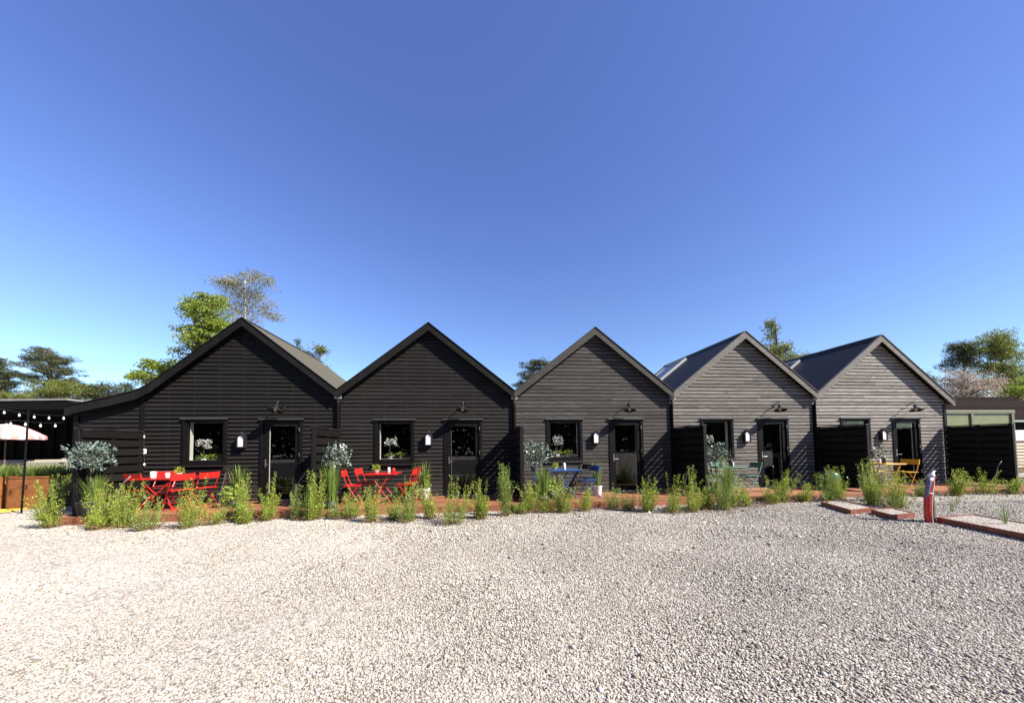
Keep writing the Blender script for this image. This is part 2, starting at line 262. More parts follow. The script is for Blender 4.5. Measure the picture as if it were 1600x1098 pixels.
# ------------------------------------------------------------------ mesh helpers
class MB:
    def __init__(s): s.v = []; s.f = []
    def add(s, vs, fs):
        o = len(s.v); s.v += [tuple(v) for v in vs]; s.f += [tuple(i+o for i in f) for f in fs]; return s
    def box(s, x0, x1, y0, y1, z0, z1):
        if x1 < x0: x0, x1 = x1, x0
        return s.add([(x0,y0,z0),(x1,y0,z0),(x1,y1,z0),(x0,y1,z0),(x0,y0,z1),(x1,y0,z1),(x1,y1,z1),(x0,y1,z1)],
                     [(0,3,2,1),(4,5,6,7),(0,1,5,4),(1,2,6,5),(2,3,7,6),(3,0,4,7)])
    def rbox(s, x0, x1, y0, y1, z0, z1, c=.008):
        """box with the four front/back upright edges chamfered in plan and top chamfer"""
        pl = [(x0+c,y0),(x1-c,y0),(x1,y0+c),(x1,y1-c),(x1-c,y1),(x0+c,y1),(x0,y1-c),(x0,y0+c)]
        cx, cy = (x0+x1)/2, (y0+y1)/2
        def sh(p): return (p[0]+math.copysign(min(c, abs(cx-p[0])), cx-p[0]), p[1]+math.copysign(min(c, abs(cy-p[1])), cy-p[1]))
        rings = [[(*sh(p), z0) for p in pl], [(*p, z0+c) for p in pl], [(*p, z1-c) for p in pl], [(*sh(p), z1) for p in pl]]
        return s.loft(rings)
    def loft(s, rings, cap=True):
        n = len(rings[0]); vs = [p for r in rings for p in r]; fs = []
        for i in range(len(rings)-1):
            for j in range(n):
                k = (j+1) % n; fs.append((i*n+j, i*n+k, (i+1)*n+k, (i+1)*n+j))
        if cap: fs.append(tuple(reversed(range(n)))); fs.append(tuple((len(rings)-1)*n+j for j in range(n)))
        return s.add(vs, fs)
    def bar(s, p, q, w, h, up=(0,0,1)):
        p, q = Vector(p), Vector(q); d = (q-p).normalized(); u = Vector(up)
        if abs(d.dot(u)) > .95: u = Vector((0,1,0))
        a = d.cross(u).normalized()*w/2; b = a.cross(d).normalized()*h/2
        return s.loft([[p-a-b,p+a-b,p+a+b,p-a+b],[q-a-b,q+a-b,q+a+b,q-a+b]])
    def tube(s, pts, r, n=8, cap=True):
        pts = [Vector(p) for p in pts]; rs = r if isinstance(r, (list, tuple)) else [r]*len(pts); rings = []
        for i, p in enumerate(pts):
            d = (pts[min(i+1, len(pts)-1)]-pts[max(i-1, 0)]).normalized()
            u = Vector((0,0,1)) if abs(d.z) < .9 else Vector((0,1,0))
            a = d.cross(u).normalized(); b = a.cross(d)
            rings.append([p+(a*math.cos(t)+b*math.sin(t))*rs[i] for t in [2*math.pi*j/n for j in range(n)]])
        return s.loft(rings, cap)
    def lathe(s, prof, c=(0,0,0), n=20, cap=True):
        rings = [[(c[0]+r*math.cos(2*math.pi*j/n), c[1]+r*math.sin(2*math.pi*j/n), c[2]+z) for j in range(n)] for r, z in prof]
        return s.loft(rings, cap)
    def prism(s, pts, y0, y1):
        """polygon in x,z extruded in y"""
        n = len(pts); return s.add([(x, y0, z) for x, z in pts]+[(x, y1, z) for x, z in pts],
            [tuple(range(n)), tuple(reversed(range(n, 2*n)))]+[(i, i+n, (i+1) % n+n, (i+1) % n) for i in range(n)])
    def build(s, name, m, parent=None, smooth=False):
        me = bpy.data.meshes.new(name); me.from_pydata(s.v, [], s.f); me.update()
        import bmesh
        bm = bmesh.new(); bm.from_mesh(me); bmesh.ops.recalc_face_normals(bm, faces=bm.faces); bm.to_mesh(me); bm.free()
        return link(name, me, m, parent, smooth)
def link(name, me, m, parent=None, smooth=False):
    me.materials.append(m if not isinstance(m, str) else M[m])
    if smooth: me.polygons.foreach_set('use_smooth', [True]*len(me.polygons))
    o = bpy.data.objects.new(name, me); C.objects.link(o)
    if parent: o.parent = parent
    return o
def np_mesh(name, V, F):
    me = bpy.data.meshes.new(name); k = F.shape[1]
    me.vertices.add(len(V)); me.vertices.foreach_set('co', V.astype(np.float32).ravel())
    me.loops.add(F.size); me.loops.foreach_set('vertex_index', F.astype(np.int32).ravel())
    me.polygons.add(len(F)); me.polygons.foreach_set('loop_start', np.arange(0, F.size, k, dtype=np.int32)); me.polygons.foreach_set('loop_total', np.full(len(F), k, dtype=np.int32))
    me.update(calc_edges=True); return me
def tag(o, label, cat=None, group=None, kind=None):
    if label: o['label'] = label
    if cat: o['category'] = cat
    if group: o['group'] = group
    if kind: o['kind'] = kind
    return o
def thing(name, label, cat, u=0, v=0, z=0, rot=0, group=None, world=None):
    o = bpy.data.objects.new(name, None); C.objects.link(o); o.empty_display_size = .1
    if world is not None: o.location = world; o.rotation_euler = (0, 0, rot)
    else: o.location = W(u, v, z); o.rotation_euler = (0, 0, AL+rot)
    return tag(o, label, cat, group)
def dup(t, label, u, v, z=0, rot=0, group=None, scale=1):
    kids = [o for o in C.objects if o.parent == t]
    r = t.copy(); C.objects.link(r); r.location = W(u, v, z); r.rotation_euler = (0, 0, AL+rot); r['label'] = label
    r.scale = (scale, scale, scale) if not isinstance(scale, tuple) else scale
    if group: r['group'] = group
    for k in kids:
        c = k.copy(); C.objects.link(c); c.parent = r
        for g in [o for o in C.objects if o.parent == k]:
            d = g.copy(); C.objects.link(d); d.parent = c
    return r
def leaves(name, pos, dirs, length, width, rng, cup=0.):
    """kite-shaped leaves: pos = base, dirs = unit direction"""
    n = len(pos); d = dirs/np.linalg.norm(dirs, axis=1, keepdims=True)
    r = rng.normal(size=(n, 3)); s = np.cross(d, r); s /= np.linalg.norm(s, axis=1, keepdims=True)+1e-9
    nn = np.cross(s, d)
    L = (length*rng.uniform(.7, 1.25, n))[:, None]; Wd = (width*rng.uniform(.8, 1.2, n))[:, None]
    V = np.stack([pos, pos+d*L*.45+s*Wd*.5+nn*cup*L, pos+d*L, pos+d*L*.45-s*Wd*.5+nn*cup*L], 1).reshape(-1, 3)
    return np_mesh(name, V, np.arange(4*n).reshape(-1, 4))

# ------------------------------------------------------------------ ground and gravel
def gz(u):
    t = min(max((u-8)/6., 0), 1); return .06*t*t*(3-2*t)
us = [-400, -60, -20] + [-8+i*1. for i in range(0, 16)] + [8+.5*i for i in range(13)] + [16, 20, 30, 60, 400]
vs_ = [-400, -40, -6, 0, 2, 4, 6, 8, 10, 14, 40, 400]
g = MB()
vv = [W(u, v, gz(u)) for v in vs_ for u in us]; nu = len(us)
g.add(vv, [(j*nu+i, j*nu+i+1, (j+1)*nu+i+1, (j+1)*nu+i) for j in range(len(vs_)-1) for i in range(nu-1)])
tag(g.build('gravel_ground', 'ground'), None, kind='structure')

BEDS = [((11.68, 2.49), (11.22, 3.5), (11.93, 3.37)), ((11.66, 3.52), (11.42, 4.05), (12.05, 3.95)), ((11.93, 4.33), (11.55, 5.75), (12.5, 5.65))]
def pebbles():
    rng = np.random.default_rng(5)
    ph = (1+5**.5)/2
    ico = np.array([(-1,ph,0),(1,ph,0),(-1,-ph,0),(1,-ph,0),(0,-1,ph),(0,1,ph),(0,-1,-ph),(0,1,-ph),(ph,0,-1),(ph,0,1),(-ph,0,-1),(-ph,0,1)], float); ico /= np.linalg.norm(ico[0])
    icf = np.array([(0,11,5),(0,5,1),(0,1,7),(0,7,10),(0,10,11),(1,5,9),(5,11,4),(11,10,2),(10,7,6),(7,1,8),(3,9,4),(3,4,2),(3,2,6),(3,6,8),(3,8,9),(4,9,5),(2,4,11),(6,2,10),(8,6,7),(9,8,1)])
    oc = np.array([(1,0,0),(0,1,0),(-1,0,0),(0,-1,0),(0,0,1),(0,0,-1)], float); of = np.array([(0,1,4),(1,2,4),(2,3,4),(3,0,4)])
    def batch(base, faces, Xs, Ys, size):
        n = len(Xs); B = base[None]*rng.uniform(.72, 1.22, (n, len(base), 1))
        sc = size[:, None]*np.stack([rng.uniform(.8, 1.35, n), rng.uniform(.6, .95, n), rng.uniform(.45, .75, n)], 1)
        B = B*sc[:, None]
        a = rng.uniform(0, 6.283, n); t = rng.normal(0, .35, n)
        c, s = np.cos(t)[:, None], np.sin(t)[:, None]; y = B[:, :, 1]*c-B[:, :, 2]*s; z = B[:, :, 1]*s+B[:, :, 2]*c; x = B[:, :, 0]
        c, s = np.cos(a)[:, None], np.sin(a)[:, None]; xx = x*c-y*s; yy = x*s+y*c
        U = np.array([FI[0][0]*Xs+FI[0][1]*Ys+FI[0][3]])[0]; tt = np.clip((U-8)/6, 0, 1); gzz = .06*tt*tt*(3-2*tt)
        dust = np.clip((Xs+.35*Ys+3.0)/3.5, 0, 1)          # finer, more bedded-in gravel on the left
        und = .0022*(np.sin(Xs*1.9+Ys*.7)*np.sin(Ys*2.3-Xs*.6)+.7*np.sin(Xs*4.1-Ys*1.3+2)*np.sin(Ys*3.7+1))   # raked, slightly uneven surface
        zz = z+(gzz+und*np.clip(size/.01, 1, 2)+size*(-.18+.68*dust*rng.uniform(.3, 1.2, n)))[:, None]
        V = np.stack([xx+Xs[:, None], yy+Ys[:, None], zz], 2).reshape(-1, 3)
        F = (faces[None]+(np.arange(n)*len(base))[:, None, None]).reshape(-1, 3); return V, F
    def scatter(y0, y1, k, dens):
        nn = int(k*(y1*y1-y0*y0)*dens); Y = np.sqrt(rng.uniform(y0*y0, y1*y1, nn)); X = rng.uniform(-k, k, nn)*Y
        U = FI[0][0]*X+FI[0][1]*Y+FI[0][3]; Vv = -(FI[1][0]*X+FI[1][1]*Y+FI[1][3])
        ok = (Vv > 1.72) | (U > 20.8) | ((U < -5.07) & (Vv > .02)) | (U < -6.5)
        for (a, b_, c) in BEDS:
            a, b_, c = np.array(a), np.array(b_), np.array(c); Mi = np.linalg.inv(np.stack([c-b_, a-b_], 1)); q = Mi @ np.stack([U-b_[0], Vv-b_[1]])
            ok &= ~((q[0] > 0) & (q[0] < 1) & (q[1] > 0) & (q[1] < 1))
        return X[ok], Y[ok]
    allV, allF, o = [], [], 0
    for (y0, y1, k, dens, s0, s1, base, faces) in [(1.9, 3.4, 1.62, 6200, .0075, .011, ico, icf), (3.4, 5.4, 1.6, 3900, .009, .013, ico, icf), (5.4, 8.2, 1.55, 2100, .0115, .0165, ico, icf), (8.2, 12.5, 1.5, 800, .017, .024, oc, of)]:
        X, Y = scatter(y0, y1, k, dens); n = len(X)
        size = rng.uniform(s0*.75, s1, n); big = rng.random(n) < .004; size[big] *= rng.uniform(1.6, 2.6, big.sum())
        V, F = batch(base, faces, X, Y, size); allV.append(V); allF.append(F+o); o += len(V)
    me = np_mesh('gravel', np.concatenate(allV), np.concatenate(allF))
    tag(link('gravel', me, 'pebble', None, False), 'cream and grey loose gravel covering the whole yard', 'gravel', kind='stuff')
pebbles()

# dark sheet added out of view to darken pane reflections and ground bounce
tag(MB().add([W(u, v, .004) for u, v in ((-120, 9.4), (120, 9.4), (120, 30), (-120, 30))], [(0, 1, 2, 3)]).build('unseen_dark_sheet', mat('dark_sheet_grey', (.06, .06, .06), .9, noise=(3, .3, (1, 1, 1)))), None, kind='structure')
# ------------------------------------------------------------------ deck
DT = .15
dk = thing('timber_deck', 'long low red-brown timber deck along the fronts of the five black houses', 'deck', 0, 0, 0)
b = MB(); rnd = random.Random(3)
for k in range(12):
    y1 = -.03-k*.137; y0 = y1-.131; x = -5.05
    while x < 20.6:
        e = min(x+rnd.uniform(2.6, 4.2), 20.6); b.box(x+.002, e-.002, y0, y1, DT-.028, DT+rnd.uniform(-.001, .001)); x = e
b.build('deck_boards', 'deck', dk)
b = MB(); x = -5.05
while x < 20.6:
    e = min(x+3.6, 20.6); b.box(x+.002, e-.002, -1.70, -1.676, -.05, DT-.03); b.box(x, e, -1.664, -1.60, -.05, DT-.035); x = e
b.box(-5.05, -5.01, -1.6, -.05, -.05, DT-.035); b.box(20.56, 20.6, -1.6, 0, -.05, DT-.035)
b.build('fascia_board', 'deck', dk)

# ------------------------------------------------------------------ houses
PIT = .107
def top_profile(i):
    pk = (2.40, 4.94)
    L = [(-0.0, 3.06)] if i else [(-1.60, 2.60), (-.8, 2.79), (-.05, 2.99), (.28, 3.18), (.52, 3.38)]
    Rr = [(P, 3.06)] if i < 4 else [(P+.22, 2.83)]
    return L+[pk]+Rr
def zat(pr, x):
    for (a, b_), (c, d) in zip(pr, pr[1:]):
        if a-1e-6 <= x <= c+1e-6: return b_+(d-b_)*(x-a)/(c-a)
    return pr[0][1] if x < pr[0][0] else pr[-1][1]
def span(pr, z, drop):
    z += drop; pi = max(range(len(pr)), key=lambda k: pr[k][1]); lo, hi = pr[0][0], pr[-1][0]
    if z > pr[pi][1]: return None
    for (a, b_), (c, d) in zip(pr[:pi+1], pr[1:pi+1]):
        if b_ <= z <= d: lo = a+(c-a)*(z-b_)/(d-b_)
    for (a, b_), (c, d) in zip(pr[pi:], pr[pi+1:]):
        if d <= z <= b_: hi = a+(c-a)*(b_-z)/(b_-d)
    return lo, hi
def subtract(seg, holes):
    out = [seg]
    for h in holes:
        n = []
        for a, b_ in out:
            if h[1] <= a or h[0] >= b_: n.append((a, b_))
            else:
                if h[0] > a: n.append((a, h[0]))
                if h[1] < b_: n.append((h[1], b_))
        out = n
    return [s for s in out if s[1]-s[0] > .01]
WEAR_SHEEN = [.2, .36, 1.7, 4.4, 6.6]  # worn paint plus the sun's sheen on the right houses, as base colour
HLAB = ['leftmost black timber house with a lean-to wing sweeping down to the left',
        'second black timber house from the left, with the square red table set before it',
        'middle black timber gabled house with the blue bistro set before it',
        'fourth timber gabled house with pale green bistro set and a rooflight on its left slope',
        'rightmost grey-black timber house with the yellow bistro set, next to the olive green frame']
GH = 'row of black timber gabled houses'
for i in range(5):
    h = thing('gabled_house', HLAB[i], 'house', (i-1)*P, 0, 0, group=GH)
    pr = top_profile(i); rnd = random.Random(20+i)
    dz = .05 if i == 0 else 0
    WX0, WX1, WZ0, WZ1 = .93, 1.995, 1.07+dz, 2.29+dz*.8
    DX0, DX1, DZ1 = 2.81, 3.86, 2.29+dz*.4
    xl = (-1.50 if i == 0 else .0); xr = (P if i < 4 else P+.06)
    b = MB(); bk = MB(); z = DT-.02
    while z < 4.9:
        z1 = z+PIT; s = span(pr, z, .125)
        if s:
            a, e = max(s[0], xl), min(s[1], xr)
            holes = []
            if z1 > WZ0 and z < WZ1: holes.append((WX0+.01, WX1-.01))
            if z < DZ1: holes.append((DX0+.01, DX1-.01))
            for (p, q) in subtract((a, e), holes):
                sb = span(pr, min(z1, 4.80), .125) or (2.39, 2.41)
                bk.prism([(p, z), (q, z), (min(q, max(sb[1], p)), min(z1, 4.80)), (max(p, min(sb[0], q)), min(z1, 4.80))], .0, .055)
                x = p+(rnd.uniform(-1.8, 0)); 
                while x < q:
                    nx = x+rnd.choice([1.8, 2.4, 3.0, 3.6]); c0, c1 = max(x, p)+.0015, min(nx, q)-.0015; x = nx
                    if c1-c0 < .02: continue
                    o = rnd.uniform(-.0015, .0015)
                    pf = [(0.0, z+.017), (-.022+o, z+.017), (-.024+o, z+.021), (-.024+o, z1-.014), (-.002, z1-.001), (0, z1-.001)]
                    def ex(zz):
                        q_ = span(pr, zz, .125) or (2.4, 2.4)
                        return min(max(c0, q_[0]), q_[1]), max(min(c1, q_[1]), q_[0])
                    e_ = [ex(zz) for y, zz in pf]
                    if max(q_[1]-q_[0] for q_ in e_) < .02: continue
                    b.loft([[(e_[k_][0], y, zz) for k_, (y, zz) in enumerate(pf)], [(e_[k_][1], y, zz) for k_, (y, zz) in enumerate(pf)]])
        for (zz0, zz1, hx0, hx1) in [(WZ1+.001, z1, WX0-.0, WX1)]*(z < WZ1 < z1)+[(DZ1+.001, z1, DX0, DX1)]*(z < DZ1 < z1)+[(z, WZ0-.009, WX0, WX1)]*(z < WZ0 < z1):
            if zz1-zz0 > .012:
                b.loft([[(c0, 0, zz0), (c0, -.023, zz0), (c0, -.023, zz1-.012), (c0, -.004, zz1-.001)] for c0 in (hx0+.012, hx1-.012)]); bk.box(hx0+.011, hx1-.011, .0, .055, zz0, zz1)
        z = z1
    wl = b.build('cladding', 'clad', h); wl.color = (WEAR_SHEEN[i], WEAR_SHEEN[i], WEAR_SHEEN[i], 1)
    # inner shell: backing, side and rear walls
    bk.box(xl, xl+.06, .055, 4.1, 0, zat(pr, xl+.03)-.14); bk.box(xr-.06, xr, .055, 4.1, 0, zat(pr, xr-.03)-.14)
    rp = [(xl, 0)]+[(x, zz-.14) for x, zz in [(xl, zat(pr, xl))]+[p_ for p_ in pr if xl < p_[0] < xr]+[(xr, zat(pr, xr))]]+[(xr, 0)]
    bk.prism(rp, 4.04, 4.1)
    bk.build('wall', 'trim', h)
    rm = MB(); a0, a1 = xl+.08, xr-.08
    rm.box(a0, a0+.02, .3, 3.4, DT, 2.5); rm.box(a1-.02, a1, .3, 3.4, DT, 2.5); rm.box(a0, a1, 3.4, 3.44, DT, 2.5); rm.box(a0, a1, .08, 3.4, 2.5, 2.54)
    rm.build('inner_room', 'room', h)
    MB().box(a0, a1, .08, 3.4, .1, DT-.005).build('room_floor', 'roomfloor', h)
    # roof
    n = len(pr); up = pr; dn = [(x, zz-.09) for x, zz in reversed(pr)]
    pi = max(range(n), key=lambda k: pr[k][1])
    lft, rgt = pr[:pi+1], pr[pi:]
    rf = MB(); rf.prism(lft+[(x, zz-.09) for x, zz in reversed(lft)], -.165, 4.35)
    r1 = rf.build('roof', 'shaderoof' if i >= 3 else 'roof', h)
    rf = MB(); rf.prism(rgt+[(x, zz-.09) for x, zz in reversed(rgt)], -.165, 4.35); rf.build('roof', 'roof', h)
    MB().tube([(2.4, -.165, 4.945), (2.4, 4.35, 4.945)], .035, 8).build('ridge_cap', 'barge', r1)
    for side in (lft, rgt):
        m_ = MB()
        for (a, za), (c, zc) in zip(side, side[1:]):
            m_.prism([(a, za+.015), (c, zc+.015), (c, zc-.20), (a, za-.20)], -.195, -.1655)
            m_.prism([(a, za+.034), (c, zc+.034), (c, zc+.016), (a, za+.016)], -.215, -.12)
        bo = m_.build('barge_board', 'clad', h); bo.color = (*[max(min(WEAR_SHEEN[i], 5)*.8, .3)]*3, 1)
    sf = MB()
    for side in (lft, rgt):
        for (a, za), (c, zc) in zip(side, side[1:]): sf.prism([(a, za-.095), (c, zc-.095), (c, zc-.12), (a, za-.12)], -.1645, .0)
    sf.build('soffit', 'trim', h)
    if i < 4: MB().box(P-.07, P+.07, -.1, 4.3, 3.0, 3.03).box(P-.09, P+.09, -.125, -.1, 2.84, 3.05).build('valley_gutter', 'grey', h)
    if i >= 3:   # rooflight on the left slope
        sk = MB(); A = Vector((2.4, 0, 4.94)); Bv = Vector((0, 0, 3.06)); dd = (Bv-A).normalized(); nn = Vector((-dd.z, 0, dd.x)); nn = nn if nn.z > 0 else -nn
        def q(t, y, hh): p_ = A+dd*t+nn*hh; return (p_.x, y, p_.z)
        def slab(m2, t0, t1, y0, y1, h0, h1):
            m2.add([q(t0,y0,h0), q(t1,y0,h0), q(t1,y1,h0), q(t0,y1,h0), q(t0,y0,h1), q(t1,y0,h1), q(t1,y1,h1), q(t0,y1,h1)], [(0,3,2,1),(4,5,6,7),(0,1,5,4),(1,2,6,5),(2,3,7,6),(3,0,4,7)])
        for (t0, t1, y0, y1) in [(.35, 2.3, 2.3, 2.38), (.35, 2.3, 3.5, 3.58), (.35, .43, 2.38, 3.5), (2.22, 2.3, 2.38, 3.5)]: slab(sk, t0, t1, y0, y1, .002, .09)
        fr = sk.build('rooflight', 'grey', h); m2 = MB(); slab(m2, .43, 2.22, 2.38, 3.5, .04, .06); m2.build('pane', 'skyglass', fr)
    # window: trim, sash, white reveal, pane, sill
    w = MB(); t = .075
    w.box(WX0, WX0+t, -.045, .05, WZ0, WZ1-.06); w.box(WX1-t, WX1, -.045, .05, WZ0, WZ1-.06); w.box(WX0+t, WX1-t, -.045, .05, WZ0, WZ0+t)
    w.box(WX0-.02, WX1+.02, -.06, .05, WZ1-.06, WZ1)
    s2 = .045
    a, c, d, e = WX0+t, WX1-t, WZ0+t, WZ1-.06
    w.box(a, a+s2, -.02, .06, d, e); w.box(c-s2, c, -.02, .06, d, e); w.box(a+s2, c-s2, -.02, .06, d, d+s2); w.box(a+s2, c-s2, -.02, .06, e-s2, e)
    win = w.build('window_frame', 'trim', h)
    MB().box(WX0-.05, WX1+.04, -.085, -.0465, WZ0-.035, WZ0-.008).build('sill', 'barge', win)
    MB().box(WX0-.03, WX1+.03, -.075, -.0605, WZ1-.022, WZ1+.004).build('lit_head_strip', 'litedge', win)
    rv = MB(); a += s2; c -= s2; d += s2; e -= s2
    rv.box(a-.02, a, .062, .17, d-.02, e+.02); rv.box(c, c+.02, .062, .17, d-.02, e+.02); rv.box(a, c, .062, .34, d-.02, d); rv.box(a, c, .062, .17, e, e+.02)
    rv.build('reveal', 'white', win)
    MB().box(a, c, .02, .026, d, e).build('pane', 'glass', win)
    # door
    w = MB(); t = .07
    w.box(DX0, DX0+t, -.045, .05, DT, DZ1-.06); w.box(DX1-t, DX1, -.045, .05, DT, DZ1-.06); w.box(DX0-.03, DX1+.03, -.06, .05, DZ1-.06, DZ1)
    dfr = w.build('door_frame', 'trim', h)
    MB().box(DX0-.04, DX1+.04, -.075, -.0605, DZ1-.022, DZ1+.004).build('lit_head_strip', 'litedge', dfr)
    lf = MB(); a, c, d, e = DX0+t+.004, DX1-t-.004, DT+.03, DZ1-.065
    s3 = .115
    lf.box(a, a+s3, -.015, .045, d, e); lf.box(c-s3, c, -.015, .045, d, e); lf.box(a+s3, c-s3, -.015, .045, d, d+.14); lf.box(a+s3, c-s3, -.015, .045, e-s3, e)
    door = lf.build('door', 'trim', h)
    MB().box(a+s3, c-s3, .012, .018, d+.14, e-s3).build('pane', 'glass', door)
    MB().box(a+s3-.012, a+s3, .047, .085, d, e-.06).box(c-s3, c-s3+.012, .047, .085, d, e-.06).box(a+s3, c-s3, .047, .26, e-s3, e-s3+.012).build('reveal', 'white', door)
    hd = MB(); hx = a+.06
    hd.rbox(hx-.02, hx+.02, -.026, -.0155, 1.02, 1.24, .004); hd.tube([(hx, -.026, 1.10), (hx, -.065, 1.10), (hx+.12, -.065, 1.10)], .009, 8)
    hd.build('handle', 'silver', door)
    for hz in (.55, 1.35, 2.02):
        MB().tube([(DX1-t+.002, -.052, hz-.05), (DX1-t+.002, -.052, hz+.05)], .012, 8).build('hinge', 'silver', door)
    MB().box(DX0+.05, DX1-.05, -.05, .25, DT-.004, DT+.028).build('threshold', 'grey', door)
    # corner trim / downpipe
    if i == 0:
        MB().box(-.05, .05, -.045, -.025, DT, 2.80).build('corner_board', 'trim', h)
        MB().box(-1.54, -1.44, -.05, .05, DT, 2.42).build('corner_board', 'trim', h)
    MB().box(xr-.055, xr+.045, -.045, -.025, DT, 2.72).build('corner_board', 'trim', h)
    if i < 4: MB().tube([(P-.01, -.1, 2.84), (P-.01, -.078, 2.7), (P-.01, -.078, DT)], .03, 10).build('downpipe', 'trim', h, True)

# ------------------------------------------------------------------ wall lamps, lanterns
def wall_lamp(label, u):
    t = thing('barn_lamp', label, 'lamp', u, .024, 2.62, group='barn lamps over the doors'); t.scale = (1.12,)*3
    MB().lathe([(.001, -.03), (.04, -.028), (.045, -.01), (.045, .0)], n=14).build('wall_plate', 'lampm', t)
    o = C.objects[-1]; o.rotation_euler = (R(90), 0, 0); o.location = (.04, 0, .02)
    MB().tube([(.04, -.02, .02), (.05, -.08, .10), (.05, -.16, .13), (.02, -.22, .10), (0, -.25, .04)], .011, 8).build('arm', 'lampm', t, True)
    sh = MB(); sh.lathe([(.03, .12), (.035, .05), (.06, .03), (.15, -.045), (.158, -.05), (.15, -.052), (.055, .02), (.02, .03)], n=24, cap=True)
    s = sh.build('shade', 'lampm', t, True); s.location = (0, -.25, -.06); s.rotation_euler = (R(-14), R(6), 0)
    MB().lathe([(.002, -.06), (.03, -.045), (.036, -.015), (.02, .03)], n=14).build('bulb', 'bulb', s, True)
    return t
ll = ['leftmost', 'second', 'third', 'fourth', 'rightmost']
wh = ['over the door of the leftmost house', 'over the door right of the square red table', 'over the door of the middle house', 'over the door right of the pale green set', 'over the door behind the yellow chairs']
lp = [wall_lamp('black barn lamp on a bent arm '+wh[0], 3.33-P)]
for i in range(1, 5): dup(lp[0], 'black barn lamp on a bent arm '+wh[i], 3.33+(i-1)*P, .024, 2.62, scale=1.12)
def lantern(label, u):
    t = thing('wall_lantern', label, 'lantern', u, .026, 1.55, group='house-shaped wall lanterns')
    def arch(w, h0, h1): return [(-w, h0), (w, h0), (w, h1), (w*.0, h1+w*1.0), (-w, h1)]
    MB().prism(arch(.1, 0, .27), -.012, 0).build('back_plate', 'blackm', t)
    f = MB()
    f.box(-.1, -.075, -.11, -.0125, 0, .27); f.box(.075, .1, -.11, -.0125, 0, .27); f.box(-.075, .075, -.11, -.0125, 0, .025)
    for sx in (-1, 1): f.bar((sx*.108, -.062, .262), (0, -.062, .375), .12, .018, up=(0, 0, 1))
    f.build('housing', 'blackm', t)
    MB().prism([(-.07, .03), (.07, .03), (.07, .26), (.0, .325), (-.07, .26)], -.095, -.085).build('panel', 'lanternw', t)
    MB().tube([(0, -.06, .385), (0, -.06, .41)], .012, 8).build('cap', 'brass', t)
    return t
wl = ['between the window and door of the leftmost house', 'on the wall right of the square red table', 'on the wall above the blue bistro set', 'on the wall above the pale green bistro set', 'on the wall above the yellow bistro set']
ln = lantern('house-shaped black wall lantern with white panel '+wl[0], 2.39-P)
for i in range(1, 5): dup(ln, 'house-shaped black wall lantern with white panel '+wl[i], 2.39+(i-1)*P, .026, 1.55)
for u, lab in [(-4.70, 'small white outdoor socket on the corner board left of the red dining set'), (.10, 'small white outdoor socket beside the second silver-leaved tree')]:
    t = thing('outdoor_socket', lab, 'socket', u, .046 if u < 0 else .03, 1.42, group='outdoor sockets')
    MB().rbox(-.05, .05, -.05, 0, 0, .13, .01).build('housing', 'white', t); MB().rbox(-.025, .025, -.056, -.0505, .035, .1, .004).build('socket_lid', 'blackm', t)

# ------------------------------------------------------------------ privacy screens
def screen(label, u, first=[None]):
    if first[0]: return dup(first[0], label, u, 0, DT)
    t = thing('privacy_screen', label, 'screen', u, 0, DT, group='slatted screens between the terraces'); first[0] = t
    for y in (-.14, -.78, -1.44): MB().rbox(-.04, .04, y-.04, y+.04, 0, 1.83, .006).build('post', 'screenm', t)
    b = MB(); z = .05; rnd = random.Random(2)
    while z < 1.66:      # hit-and-miss boards: the two faces are staggered by half a board pitch
        b.box(.041, .062, -1.46, -.09, z, z+.158); b.box(-.062, -.041, -1.46, -.09, z+.1, min(z+.258, 1.82)); z += .2
    b.build('slats', 'screenm', t); MB().box(-.064, .064, -1.485, -.085, 1.832, 1.856).build('cap_rail', 'barge', t)
    return t
sl_ = ['black slatted screen at the left end, before the lean-to wing', 'black slatted screen seen edge-on between the long red and the square red sets',
       'narrow black slatted screen left of the blue bistro set', 'black slatted screen left of the pale green bistro set', 'black slatted screen left of the yellow bistro set', 'wide black slatted screen at the right end under the olive frame']
for k in range(6): screen(sl_[k], (k-1)*P+(0 if k else .03))
# ------------------------------------------------------------------ furniture
def chair(m, mseat, label, cat='chair', group=None, u=0, v=0, rot=0):
    """folding bistro chair, faces +x"""
    t = thing('folding_chair', label, cat, u, v, DT, rot, group)
    for y in (-.2, .2):
        MB().tube([(.20, y, .01), (.03, y, .30), (-.12, y, .56), (-.20, y, .84)], .011, 6).build('leg', m, t)
    for y in (-.175, .175):
        MB().tube([(-.24, y, .01), (-.02, y, .26), (.17, y, .455)], .010, 6).build('leg', m, t)
    for x, w_, z in ((-.24, .175, .02), (.20, .2, .02), (.02, .2, .31)): MB().tube([(x, -w_, z), (x, w_, z)], .008, 6).build('stretcher', m, t)
    b = MB()
    for k in range(7): x = -.17+k*.055; b.rbox(x, x+.045, -.2, .2, .452, .468, .004)
    b.box(-.17, .205, -.165, -.145, .435, .4515); b.box(-.17, .205, .145, .165, .435, .4515)
    b.build('seat', mseat, t)
    b = MB(); b.loft([[(-.178+.012*s, y, .68+0*s) for s in (-1, 1)]+[(-.205+.012*s, y, .825) for s in (1, -1)] for y in (-.215, -.1, 0, .1, .215)])
    b.build('backrest', mseat, t)
    return t
